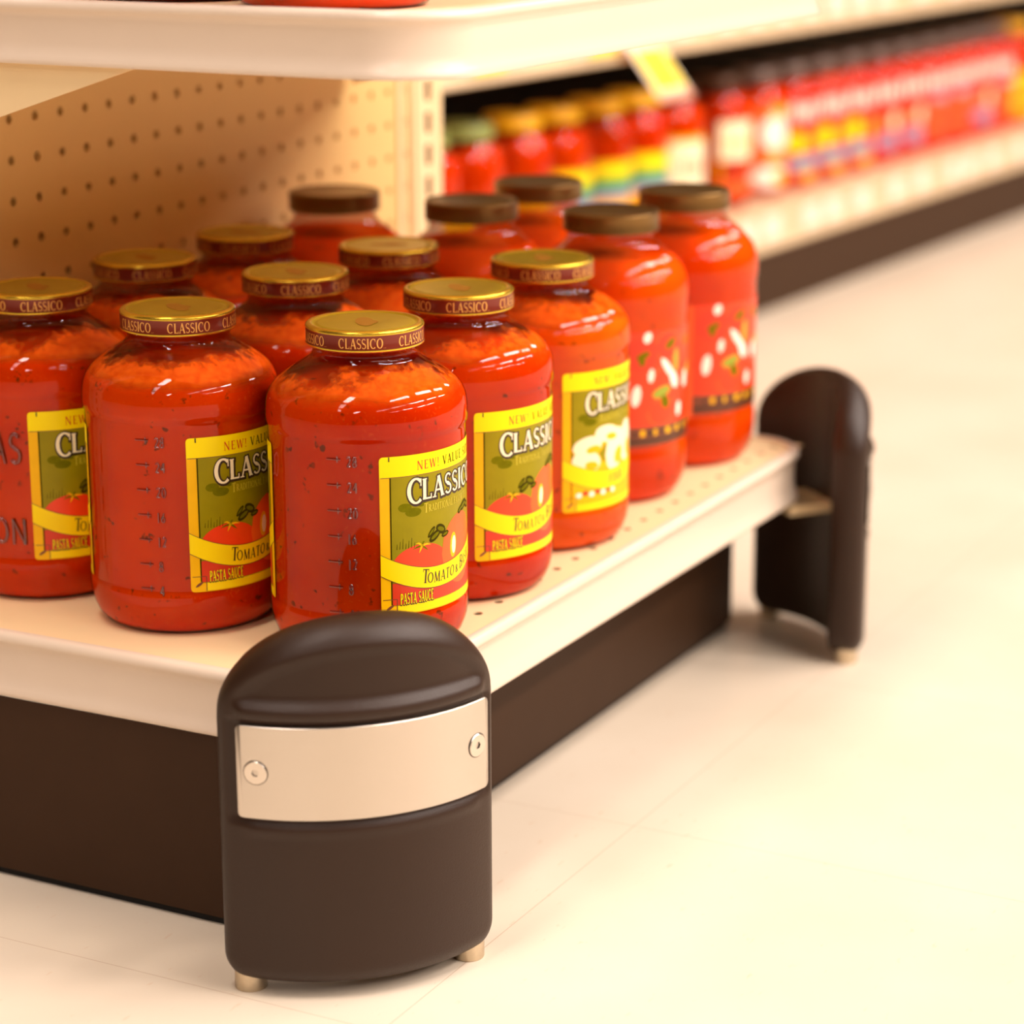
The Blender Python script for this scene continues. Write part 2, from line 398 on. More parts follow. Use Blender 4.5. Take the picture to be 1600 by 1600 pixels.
# ------------------------------------------------------------------ stroke lettering (serif, thick and thin)
TK, TN = 0.17, 0.075
def arc(cx, cy, rx, ry, a0, a1, n=14, T=TK, t=TN):
    out = []
    for k in range(n + 1):
        a = math.radians(a0 + (a1 - a0) * k / n)
        out.append((cx + rx * math.cos(a), cy + ry * math.sin(a), t + (T - t) * abs(math.cos(a)) ** 1.3))
    return out
def ln(x0, y0, x1, y1, w0=TK, w1=None):
    w1 = w0 if w1 is None else w1
    return [(x0, y0, w0), (x1, y1, w1)]
def sf(x, y, h=0.13, w=0.05):     # serif
    return [(x - h, y, w), (x + h, y, w)]
b_ = 0.025; t_ = 0.975
GLY = {
 'A': (0.78, [ln(0.10, 0, 0.39, 1, TN), ln(0.39, 1, 0.68, 0, TK), ln(0.21, 0.33, 0.58, 0.33, TN), sf(0.10, b_), sf(0.68, b_)]),
 'B': (0.66, [ln(0.16, 0, 0.16, 1), arc(0.26, 0.75, 0.26, 0.22, -90, 90), arc(0.26, 0.27, 0.32, 0.24, -90, 90), sf(0.14, b_, 0.1), sf(0.14, t_, 0.1)]),
 'C': (0.80, [arc(0.44, 0.5, 0.34, 0.46, 48, 312, 22), ln(0.68, 0.66, 0.68, 0.95, 0.05), ]),
 'D': (0.78, [ln(0.16, 0, 0.16, 1), arc(0.26, 0.5, 0.42, 0.46, -90, 90), sf(0.14, b_, 0.1), sf(0.14, t_, 0.1)]),
 'E': (0.62, [ln(0.16, 0, 0.16, 1), ln(0.06, 0.035, 0.56, 0.035, TN), ln(0.06, 0.965, 0.54, 0.965, TN), ln(0.16, 0.52, 0.44, 0.52, TN), ln(0.55, 0.0, 0.55, 0.2, 0.05), ln(0.53, 0.8, 0.53, 1.0, 0.05)]),
 'F': (0.58, [ln(0.16, 0, 0.16, 1), ln(0.06, 0.965, 0.54, 0.965, TN), ln(0.16, 0.52, 0.42, 0.52, TN), sf(0.16, b_), ln(0.53, 0.8, 0.53, 1.0, 0.05)]),
 'I': (0.34, [ln(0.17, 0, 0.17, 1), sf(0.17, b_), sf(0.17, t_)]),
 'L': (0.62, [ln(0.17, 0, 0.17, 1), ln(0.06, 0.035, 0.58, 0.035, TN), ln(0.57, 0.0, 0.57, 0.24, 0.05), sf(0.17, t_)]),
 'M': (0.94, [ln(0.14, 0, 0.16, 1, TN), ln(0.16, 1, 0.47, 0.05, TK), ln(0.47, 0.05, 0.77, 1, TN), ln(0.77, 1, 0.80, 0, TK), sf(0.14, b_, 0.1), sf(0.80, b_, 0.12)]),
 'N': (0.84, [ln(0.14, 0, 0.14, 1, TN), ln(0.14, 1, 0.70, 0, TK), ln(0.70, 0, 0.70, 1, TN), sf(0.14, b_, 0.1), sf(0.70, t_, 0.1)]),
 'O': (0.84, [arc(0.42, 0.5, 0.33, 0.46, 0, 360, 30)]),
 'P': (0.62, [ln(0.16, 0, 0.16, 1), arc(0.24, 0.72, 0.30, 0.25, -90, 90), sf(0.16, b_)]),
 'R': (0.72, [ln(0.16, 0, 0.16, 1), arc(0.24, 0.74, 0.28, 0.23, -90, 90), ln(0.30, 0.50, 0.64, 0.02, TK), sf(0.16, b_)]),
 'S': (0.56, [arc(0.28, 0.735, 0.20, 0.23, 30, 220, 14, 0.10) + [(0.28, 0.50, 0.17)] + arc(0.28, 0.265, 0.22, 0.23, 40, -150, 14, 0.11)]),
 'T': (0.68, [ln(0.34, 0, 0.34, 1), ln(0.05, 0.96, 0.63, 0.96, TN), ln(0.06, 0.78, 0.06, 1.0, 0.05), ln(0.62, 0.78, 0.62, 1.0, 0.05), sf(0.34, b_)]),
 'U': (0.76, [ln(0.16, 1, 0.16, 0.34), arc(0.38, 0.34, 0.22, 0.31, 180, 360), ln(0.60, 0.34, 0.60, 1, TN), sf(0.16, t_, 0.1), sf(0.60, t_, 0.1)]),
 'V': (0.74, [ln(0.09, 1, 0.37, 0, TK), ln(0.37, 0, 0.65, 1, TN), sf(0.09, t_, 0.1), sf(0.65, t_, 0.1)]),
 'W': (1.06, [ln(0.08, 1, 0.30, 0, TK), ln(0.30, 0, 0.52, 1, TN), ln(0.52, 1, 0.74, 0, TK), ln(0.74, 0, 0.98, 1, TN), sf(0.08, t_, 0.1), sf(0.98, t_, 0.1)]),
 'Z': (0.66, [ln(0.1, 0.96, 0.56, 0.96, TN), ln(0.56, 0.96, 0.1, 0.04, TK), ln(0.1, 0.04, 0.58, 0.04, TN)]),
 '!': (0.30, [ln(0.15, 0.3, 0.15, 1, 0.08, 0.17), ln(0.15, 0, 0.15, 0.12, 0.15)]),
 '&': (0.70, [arc(0.30, 0.76, 0.15, 0.2, 0, 360, 16), arc(0.28, 0.27, 0.2, 0.25, 60, 330, 16), ln(0.22, 0.62, 0.62, 0.02, TK)]),
 '.': (0.16, [ln(0.08, 0.0, 0.08, 0.09, 0.09)]),
 ' ': (0.36, []),
 '0': (0.6, [arc(0.3, 0.5, 0.22, 0.46, 0, 360, 20)]),
 '1': (0.4, [ln(0.2, 0, 0.2, 1, 0.12)]),
 '2': (0.6, [arc(0.3, 0.72, 0.2, 0.24, 160, -30, 12, 0.12), ln(0.47, 0.6, 0.1, 0.04, 0.12), ln(0.1, 0.04, 0.54, 0.04, 0.1)]),
 '4': (0.6, [ln(0.42, 0, 0.42, 1, 0.12), ln(0.42, 1, 0.06, 0.32, 0.1), ln(0.06, 0.32, 0.58, 0.32, 0.1)]),
 '6': (0.6, [arc(0.3, 0.28, 0.2, 0.25, 0, 360, 16, 0.12), ln(0.12, 0.34, 0.42, 0.98, 0.12)]),
 '8': (0.6, [arc(0.3, 0.74, 0.17, 0.22, 0, 360, 14, 0.12), arc(0.3, 0.27, 0.21, 0.25, 0, 360, 14, 0.12)]),
}
def stroke_quads(pts, grow=0.0, maxlen=0.22):
    # resample long straight pieces, then offset to both sides
    P = [pts[0]]
    for q in pts[1:]:
        p = P[-1]
        L = math.hypot(q[0] - p[0], q[1] - p[1])
        k = max(1, int(math.ceil(L / maxlen)))
        for i in range(1, k + 1):
            t = i / k
            P.append((p[0] + (q[0] - p[0]) * t, p[1] + (q[1] - p[1]) * t, p[2] + (q[2] - p[2]) * t))
    if grow:
        def ext(a, b_):
            dx, dy = a[0] - b_[0], a[1] - b_[1]; L = math.hypot(dx, dy) or 1
            return (a[0] + dx / L * grow, a[1] + dy / L * grow, a[2])
        P[0] = ext(P[0], P[1]); P[-1] = ext(P[-1], P[-2])
    L_, R_ = [], []
    n = len(P)
    for i, (x, y, w_) in enumerate(P):
        a = P[max(0, i - 1)]; c = P[min(n - 1, i + 1)]
        dx, dy = c[0] - a[0], c[1] - a[1]
        d = math.hypot(dx, dy) or 1
        nx, ny = -dy / d, dx / d
        h = w_ / 2 + grow
        L_.append((x + nx * h, y + ny * h)); R_.append((x - nx * h, y - ny * h))
    return L_, R_
def text_width(s, H, xs=1.0, sp=0.06):
    return sum((GLY[c][0] + sp) * H * xs for c in s)
def draw_text(mb, s, s0, base, H, fn, m, xs=1.0, sp=0.06, grow=0.0, weight=1.0, lift=0.0, slant=0.0):
    """fn(s, t, lift) -> xyz ; base: number or function of s"""
    x = s0
    for c in s:
        wd, strokes = GLY[c]
        for k, st in enumerate(strokes):
            st2 = [(p[0], p[1], p[2] * weight) for p in st]
            L_, R_ = stroke_quads(st2, grow)
            rows = []
            for side in (L_, R_):
                row = []
                for (gx, gy) in side:
                    ss = x + (gx + slant * gy) * H * xs
                    bb = base(ss) if callable(base) else base
                    row.append(fn(ss, bb + gy * H, lift + 0.004 * k))
                rows.append(row)
            mb.grid(rows, m)
        x += (wd + sp) * H * xs
    return x

def band(mb, s0, s1, lo, hi, fn, m, lift, n=None, nt=1):
    n = n or max(2, int(abs(s1 - s0) / 2.5) + 1)
    rows = []
    for j in range(nt + 1):
        row = []
        for i in range(n + 1):
            s = s0 + (s1 - s0) * i / n
            a = lo(s) if callable(lo) else lo
            b = hi(s) if callable(hi) else hi
            row.append(fn(s, a + (b - a) * j / nt, lift))
        rows.append(row)
    mb.grid(rows, m)
def ell(mb, cs, ct, rs, rt, fn, m, lift, tilt=0.0, n=14, clip=None):
    def e(sgn):
        def g(s):
            q = max(0.0, 1 - ((s - cs) / rs) ** 2)
            v = ct + tilt * (s - cs) + sgn * rt * math.sqrt(q)
            if clip: v = max(v, clip(s))
            return v
        return g
    band(mb, cs - rs, cs + rs, e(-1), e(1), fn, m, lift, n)

# ------------------------------------------------------------------ jar with wrap label
R_PANEL = 55.0
GLASS_A = [(0, 2.2), (30, 2.2), (40, 0.6), (44.5, 0.0), (48.5, 1.6), (52.3, 6.0), (54.6, 12), (55.7, 18), (56.0, 23), (55.7, 25.6), (55.05, 26.8), (R_PANEL, 28),
           (R_PANEL, 116), (R_PANEL, 122.5), (55.2, 124.0), (56.0, 125.5), (56.2, 128), (56.1, 134), (55.4, 139), (53.6, 143.4), (50.6, 147.2), (46.4, 150.8),
           (41.2, 154.4), (36, 157.7), (32.0, 160.3), (29.8, 162.4), (29.0, 164.4), (29.3, 166.2), (30.6, 167.2), (31.1, 168.2), (30.6, 169.3), (29.6, 170), (29.6, 176)]
def build_glass(parent, prof, name='glass_body'):
    mb = MB(); mb.lathe(prof, 112)
    return mb.build(name, M['glass'], parent, sharp=60)
def inset(prof, d, zmax):
    out = []
    for r, z in prof:
        if z > zmax: break
        out.append((max(0, r - d), z + (d if z < 3 else 0)))
    return out
def build_sauce(parent, prof, zfill, mat):
    mb = MB()
    p = inset(prof, 0.7, zfill)
    top_r = p[-1][0]
    p += [(top_r - 1.5, p[-1][1] - 0.8), (top_r * 0.6, zfill - 3.0), (0, zfill - 1.5)]
    mb.lathe(p, 96)
    return mb.build('sauce', mat, parent, sharp=60)
def build_film(parent, prof, z0, z1):
    mb = MB()
    p = [(r - 0.45, z) for r, z in prof if z0 <= z <= z1]
    mb.lathe(p, 96)
    return mb.build('sauce_residue', M['film'], parent, sharp=60)

LID_R = 32.6
def lid_fn(s, t, lift):
    r = LID_R + 0.12 + lift
    a = s / LID_R
    return (r * math.cos(a), r * math.sin(a), t)
def build_lid(parent, z0=168.4, z1=180.0, R=LID_R, printed=True):
    mb = MB()
    h = z1 - z0
    mb.lathe([(R - 3.4, z0 + 0.5), (R - 1.2, z0 - 0.2), (R - 0.1, z0 + 0.1), (R + 0.25, z0 + 0.7), (R, z0 + 1.4)], 112, 0)
    mb.lathe([(R, z0 + 1.4), (R, z1 - 2.4)], 112, 1 if printed else 0)
    mb.lathe([(R, z1 - 2.4), (R + 0.15, z1 - 1.6), (R - 0.2, z1 - 0.7), (R - 1.1, z1), (R - 2.4, z1 + 0.15), (R - 3.4, z1 - 0.3)], 112, 0)
    mb.lathe([(R - 3.4, z1 - 0.3), (R - 4.2, z1 - 0.9), (R - 5.6, z1 - 0.95), (R - 6.4, z1 - 0.45), (R - 7.2, z1 - 0.45), (R - 10, z1 - 0.6), (0, z1 - 0.55)], 112, 2 if printed else 0)
    if printed:
        o = mb.build('lid', [M['lid_gold'], M['lid_band'], M['lid_top']], parent, sharp=60)
        tb = MB()
        H = 5.6
        wtx = text_width('CLASSICO', H, 0.78, 0.05)
        for k in range(6):
            c0 = k * 2 * PI / 6 * LID_R
            e = draw_text(tb, 'CLASSICO', c0 - wtx / 2, z0 + 2.3, H, lid_fn, 0, 0.78, 0.05, weight=1.0, lift=0.02)
            draw_text(tb, '..', e, z0 + 2.3, H * 0.6, lid_fn, 0, 1.0, 0.1, lift=0.02)
        # small emblem printed on the lid top
        def topfn(s, t, lift): return (s, t, z1 - 0.42 + lift)
        ell(tb, 0, 0, 12.5, 5.2, topfn, 1, 0.0, tilt=0.12, n=20)
        ell(tb, 1, 3.5, 5.0, 4.0, topfn, 1, 0.01, n=14)
        tb.build('lid_lettering', [M['lid_text'], M['lid_print'], M['lid_top']], o, smooth=False)
    else:
        o = mb.build('lid', [M['lid_bronze']], parent, sharp=60)
    return o

LBL_Z0, LBL_W, LBL_H = 25.8 + 1.2, 98.0, 89.0
def lab_fn(s, t, lift):
    r = R_PANEL + 0.25 + lift
    a = s / R_PANEL
    return (r * math.cos(a), r * math.sin(a), LBL_Z0 + t)
LM = ['l_yellow', 'l_gold', 'l_green', 'l_dark', 'l_cream', 'l_red', 'l_tom', 'l_tom2', 'l_ribbon', 'l_olive', 'l_leaf', 'l_dgreen', 'l_brown', 'l_white', 'l_pic_green']
LI = {k: i for i, k in enumerate(LM)}
def build_label(parent, variant='tomato'):
    """wrap label artwork, laid out in mm on the jar's flat panel"""
    mb = MB(); W, Hh = LBL_W, LBL_H
    g = lambda k: LI[k]
    def rc(s, sgn):
        # rounded corners of the label outline
        e = min(s, W - s)
        d = 2.2 - math.sqrt(max(0, 2.2 ** 2 - (2.2 - e) ** 2)) if e < 2.2 else 0
        return d if sgn < 0 else Hh - d
    n = 60
    ss = [0, 0.2, 0.5, 1, 1.6, 2.2] + [2.2 + (W - 4.4) * i / n for i in range(1, n)] + [W - x for x in (2.2, 1.6, 1, 0.5, 0.2, 0)]
    mb.grid([[lab_fn(s, rc(s, -1), 0) for s in ss], [lab_fn(s, rc(s, 1), 0) for s in ss]], g('l_gold'))
    mb.grid([[lab_fn(s, 77.6, 0.03) for s in ss], [lab_fn(s, rc(s, 1), 0.03) for s in ss]], g('l_yellow'))
    band(mb, 0.6, W - 0.6, 77.2, 77.6, lab_fn, g('l_brown'), 0.05)
    # register mark
    for s in (5.0, W - 5.6): band(mb, s, s + 0.7, 86.3, Hh - 0.1, lab_fn, g('l_dark'), 0.09)
    # field
    band(mb, 5.6, W - 5.6, 5.2, 77.2, lab_fn, g('l_green'), 0.04)
    for s in (5.5, W - 6.3): band(mb, s, s + 0.8, 6.0, 77.2, lab_fn, g('l_dgreen'), 0.08)
    # field cloud-like darker foliage left of the lettering
    for (cx, cy, rx, ry) in [(14, 60, 4, 2.4), (19, 57, 5, 2.5), (24, 61.5, 3, 2), (84, 60, 5, 2.6), (78, 57.5, 4, 2)]:
        ell(mb, cx, cy, rx, ry, lab_fn, g('l_leaf'), 0.06)
    e = draw_text(mb, 'NEW!', 21.5, 80.2, 5.0, lab_fn, g('l_red'), 0.92, 0.16, lift=0.12, weight=0.8)
    draw_text(mb, 'VALUE SIZE', e + 2.2, 80.2, 5.0, lab_fn, g('l_dgreen'), 0.92, 0.16, lift=0.12, weight=0.9)
    # brand lettering : large capital C, then smaller capitals
    def brand(grow, key, lift, dx=0, dy=0):
        x = draw_text(mb, 'C', 15.2 + dx, 61.4 + dy, 14.6, lab_fn, g(key), 0.86, 0.02, grow=grow, lift=lift, weight=1.05)
        draw_text(mb, 'LASSICO', x + dx * 0 - 1.2, 63.2 + dy, 11.6, lab_fn, g(key), 0.94, 0.06, grow=grow * 14.6 / 11.6, lift=lift, weight=1.1)
    brand(0.075, 'l_dark', 0.12, 0.3, -0.35)
    brand(0.0, 'l_cream', 0.22)
    draw_text(mb, 'T', 25.5, 55.6, 5.4, lab_fn, g('l_olive'), 0.8, 0.04, lift=0.2)
    draw_text(mb, 'RADITIONAL FAVORITES', 28.6, 55.9, 4.0, lab_fn, g('l_olive'), 0.68, 0.05, lift=0.2)
    sag = lambda s: 10.5 * ((s - 36) / (36.0 if s < 36 else 44.0)) ** 2
    rib_lo = lambda s: 12.4 + sag(s)
    rib_hi = lambda s: 24.0 + sag(s)
    cl = lambda s: 10.0
    if variant == 'tomato':
        ell(mb, 24, 26, 18.2, 12.5, lab_fn, g('l_tom'), 0.10, clip=cl, n=20)
        ell(mb, 56, 30, 18, 20, lab_fn, g('l_tom2'), 0.12, clip=cl, n=20)
        ell(mb, 82, 24, 10, 16, lab_fn, g('l_tom'), 0.11, clip=cl, n=16)
        ell(mb, 49, 33, 2.0, 5.0, lab_fn, g('l_cream'), 0.15, tilt=0.3)
        ell(mb, 48.4, 33, 3.2, 7.0, lab_fn, g('l_gold'), 0.14, tilt=0.3)
        for a in range(6):      # calyx
            ang = a * 1.05 + 0.2
            L_, R_ = stroke_quads([(24, 37.5, 1.2), (24 + 3.2 * math.cos(ang), 37.5 + 2.2 * math.sin(ang), 1.0), (24 + 6 * math.cos(ang) , 36.6 + 3.2 * math.sin(ang), 0.15)], 0, 3)
            mb.grid([[lab_fn(p[0], p[1], 0.17) for p in L_], [lab_fn(p[0], p[1], 0.17) for p in R_]], g('l_leaf') if a % 2 else g('l_gold'))
        for (cx, cy, rx, ry, tl) in [(33, 41.5, 4.2, 2.6, 0.5), (37.5, 44.5, 3.8, 2.8, -0.3), (30.5, 44, 2.6, 1.8, 0.9), (41, 41, 3, 1.6, 0.2), (62, 52.5, 5, 2.4, 0.3), (68, 51.5, 4, 2.2, -0.4), (57, 51, 3, 1.8, 0.4)]:
            ell(mb, cx, cy, rx, ry, lab_fn, g('l_dgreen'), 0.18, tl, n=10)
            ell(mb, cx, cy, rx * 0.7, ry * 0.45, lab_fn, g('l_leaf'), 0.21, tl, n=8)
        for k in range(7):      # thin grass blades on the horizon
            s = 9 + k * 1.7
            L_, R_ = stroke_quads([(s, 37, 0.35), (s + 0.3, 40 + (k % 3) * 1.4, 0.2)], 0, 3)
            mb.grid([[lab_fn(p[0], p[1], 0.11) for p in L_], [lab_fn(p[0], p[1], 0.11) for p in R_]], g('l_dgreen'))
        band(mb, 6.3, W - 6.4, 5.6, 18, lab_fn, g('l_red'), 0.09)
    else:
        band(mb, 6.3, W - 6.4, 5.6, 30, lab_fn, g('l_gold'), 0.09)
        for (cx, cy, rx, ry, tl) in [(18, 41, 11, 6, 0.1), (17, 31, 10.5, 7, -0.1), (34, 47, 11, 5.5, -0.1), (42, 36, 10, 13, 0.3), (58, 38, 11, 14, 0.0), (74, 34, 10, 12, 0)]:
            ell(mb, cx, cy, rx + 0.9, ry + 0.9, lab_fn, g('l_gold'), 0.12, tl, n=16)
            ell(mb, cx - 0.5, cy + 0.8, rx, ry, lab_fn, g('l_cream'), 0.16, tl, n=16)
            ell(mb, cx + 0.3 * rx, cy - 0.3 * ry, rx * 0.5, ry * 0.4, lab_fn, g('l_gold'), 0.19, tl, n=10)
        for k in range(7):
            ell(mb, 11 + 4.6 * k, 10.6 + (k % 2), 2.2, 1.7, lab_fn, g('l_white') if k % 2 == 0 else g('l_red'), 0.2, n=8)
    band(mb, 0, W, rib_lo, rib_hi, lab_fn, g('l_ribbon'), 0.24)
    band(mb, 0, W, lambda s: rib_lo(s) - 0.4, rib_lo, lab_fn, g('l_brown'), 0.25)
    band(mb, 0, W, rib_hi, lambda s: rib_hi(s) + 0.35, lab_fn, g('l_brown'), 0.25)
    bs = lambda s: rib_lo(s) + 2.6
    if variant == 'tomato':
        x = draw_text(mb, 'T', 23.5, bs, 8.0, lab_fn, g('l_dark'), 0.8, 0.02, lift=0.30, slant=0.12, weight=0.9)
        x = draw_text(mb, 'OMATO', x - 1.0, bs, 6.0, lab_fn, g('l_dark'), 0.82, 0.08, lift=0.30, slant=0.1, weight=0.9)
        x = draw_text(mb, '&', x + 1.4, bs, 4.4, lab_fn, g('l_dark'), 0.9, 0.1, lift=0.30)
        x = draw_text(mb, 'B', x + 1.2, bs, 7.4, lab_fn, g('l_dark'), 0.8, 0.04, lift=0.30, slant=0.1, weight=0.9)
        draw_text(mb, 'ASIL', x - 0.6, bs, 6.0, lab_fn, g('l_dark'), 0.8, 0.08, lift=0.30, slant=0.1, weight=0.9)
        draw_text(mb, 'PASTA SAUCE', 10.6, 5.4, 6.2, lab_fn, g('l_dark'), 0.40, 0.10, lift=0.22, grow=0.07, weight=0.9)
        draw_text(mb, 'PASTA SAUCE', 10.6, 5.7, 6.2, lab_fn, g('l_yellow'), 0.40, 0.10, lift=0.30, weight=1.15)
    else:
        x = draw_text(mb, 'FOUR', 34, bs, 6.2, lab_fn, g('l_brown'), 0.8, 0.08, lift=0.30, slant=0.1)
    band(mb, 9.0, W - 2.4, 0.6, 5.2, lab_fn, g('l_ribbon'), 0.10)
    band(mb, 8.6, 9.1, 0.4, 9.0, lab_fn, g('l_brown'), 0.12)
    band(mb, 1.0, 8.6, 8.8, 9.2, lab_fn, g('l_brown'), 0.12)
    ell(mb, 4.8, 4.4, 2.2, 0.9, lab_fn, g('l_brown'), 0.12, 0.6)
    return mb.build('label', [M[k] for k in LM], parent, smooth=False)

def relief_tube(mb, pts, r, fn_r):
    """raised glass bead following (s, t) points on the panel"""
    n = len(pts)
    prof = [(-1, 0), (-0.7, 0.7), (0, 1.1), (0.7, 0.7), (1, 0)]
    rows = []
    for k, (px, pl) in enumerate(prof):
        row = []
        for i, p in enumerate(pts):
            a = pts[max(0, i - 1)]; c = pts[min(n - 1, i + 1)]
            dx, dy = c[0] - a[0], c[1] - a[1]; d = math.hypot(dx, dy) or 1
            row.append(fn_r(p[0] - dy / d * px * r, p[1] + dx / d * px * r, pl * r))
        rows.append(row)
    mb.grid(rows)
def rel_fn(s, t, lift):
    r = R_PANEL - 0.02 + lift
    a = s / R_PANEL
    return (r * math.cos(a), r * math.sin(a), t)
def text_relief(mb, s, s0, z0, H, xs=0.8, r=0.55, rot=False, sp=0.12):
    x = 0
    for c in s:
        wd, st = GLY[c]
        for q in st:
            if len(q) == 2 and q[0][2] == 0.05: continue
            P = []
            for (gx, gy, _) in q:
                a, b = (x + gx * xs) * H, gy * H
                P.append((s0 + a, z0 + b) if not rot else (s0 - b, z0 + a))
            relief_tube(mb, P, r, rel_fn)
        x += (wd + sp) * xs
def build_scale_marks(parent):
    mb = MB()
    # local angle 0 = start of front label; the gap between labels runs to negative s
    for k, num in enumerate(['28', '24', '20', '16', '12', '8', '4']):
        z = 115 - 14.3 * k
        relief_tube(mb, [(-28.5, z), (-24.5, z), (-20.5, z)], 0.7, rel_fn)
        relief_tube(mb, [(-22.6, z - 1.8), (-22.6, z + 1.8)], 0.5, rel_fn)
        text_relief(mb, num, -17.5, z - 4.2, 5.8, 0.75, 0.6)
    return mb.build('measuring_scale', M['relief'], parent, sharp=70)
def build_emboss(parent):
    mb = MB()
    off = PI * R_PANEL    # opposite gap
    text_relief(mb, 'ATLAS', off - 54, 85, 18.5, 0.70, 1.3, sp=0.1)
    mb.build('embossed_lettering', M['relief'], parent, sharp=70)
    mb = MB()
    text_relief(mb, 'MASON', off - 56, 36.5, 15.5, 0.78, 1.2, sp=0.1)
    mb.build('embossed_lettering', M['relief'], parent, sharp=70)

def make_jar_a(name, sauce, variant, lid_rot):
    root = empty(name, (0, 0, 0))
    build_glass(root, GLASS_A)
    build_sauce(root, GLASS_A, 149.0, sauce)
    build_film(root, GLASS_A, 138.0, 166.0)
    lid = build_lid(root)
    lid.rotation_euler[2] = lid_rot
    lab = build_label(root, variant)
    l2 = lab.copy(); col.objects.link(l2); l2.parent = root; l2.rotation_euler[2] = PI
    build_scale_marks(root)
    build_emboss(root)
    return root

SH = 150.6      # height of the display deck
A_LAB = math.radians(-142.5)        # direction in which the front label starts
rnd = random.Random(5)
JG = 'pasta sauce jars with printed gold and red lids on the display shelf'
jarT = make_jar_a('sauce_jar', M['sauce'], 'tomato', 0)
def view_ang(x, y): return math.atan2(-637.9 - y, -1054.1 - x)
def place_jar(o, x, y, z, start, lidoff=None):
    o.location = (x * MM, y * MM, z * MM)
    o.rotation_euler[2] = start
    for c in o.children:
        if c.name.startswith('lid'):
            c.rotation_euler[2] = (view_ang(x, y) + math.radians(lidoff) if lidoff is not None else rnd.uniform(0, 6.28)) - start
spots = [
 (99.6, 61.1, -142.5, -4.3, 'front corner pasta sauce jar right behind the steel-plated black bumper'),
 (88.8, 178.2, -143.0, 10.8, 'whole pasta sauce jar left of the corner jar, label half turned right'),
 (105.0, 291.0, -151.0 + 180, 4.5, 'leftmost pasta sauce jar, cut by the photo edge, with embossed capital letters in the glass'),
 (214.9, 66.0, -142.5, 9.0, 'second pasta sauce jar of the front row, its tomato label fully lit'),
 (220.0, 295.6, -135.0, None, 'jar with red-banded lid behind the leftmost jar, nearest pegboard on the left'),
 (219.0, 182.4, -141.0, 6.0, 'jar in the middle showing its lettered lid between the two foremost lids'),
 (334.0, 295.5, -120.0, None, 'dark shaded jar with red-banded lid against the pegboard, left of the bronze-lidded back jar'),
 (332.6, 183.0, -139.0, None, 'jar with red-banded lid behind the second and third front-row jars'),
]
for i, (x, y, st, lo, lb) in enumerate(spots):
    j = jarT if i == 0 else copy_tree(jarT)
    place_jar(j, x, y, SH, math.radians(st), lo)
    tag(j, lb, 'jar', JG)
# the orange jar with the cream-coloured picture
j5 = make_jar_a('sauce_jar', M['sauce_orange'], 'cheese', 0)
place_jar(j5, 331.5, 70.0, SH, math.radians(-140.0), -2.0)
tag(j5, 'orange pasta sauce jar, third of the front row, with cream picture on its yellow label', 'jar', JG)

# jars on the upper shelf : only their bases show
for (ux, y, lb) in [(75, 60, 'jar on the upper shelf nearest its rounded corner, only base in view'),
                (95, 173, 'jar on the upper shelf, middle of three bases at the top edge'),
                (85, 287, 'jar on the upper shelf, far left base at the top edge')]:
    j = copy_tree(jarT)
    place_jar(j, ux, y, 502.4, math.radians(-120), None)
    tag(j, lb, 'jar', 'pasta sauce jars on the upper shelf')

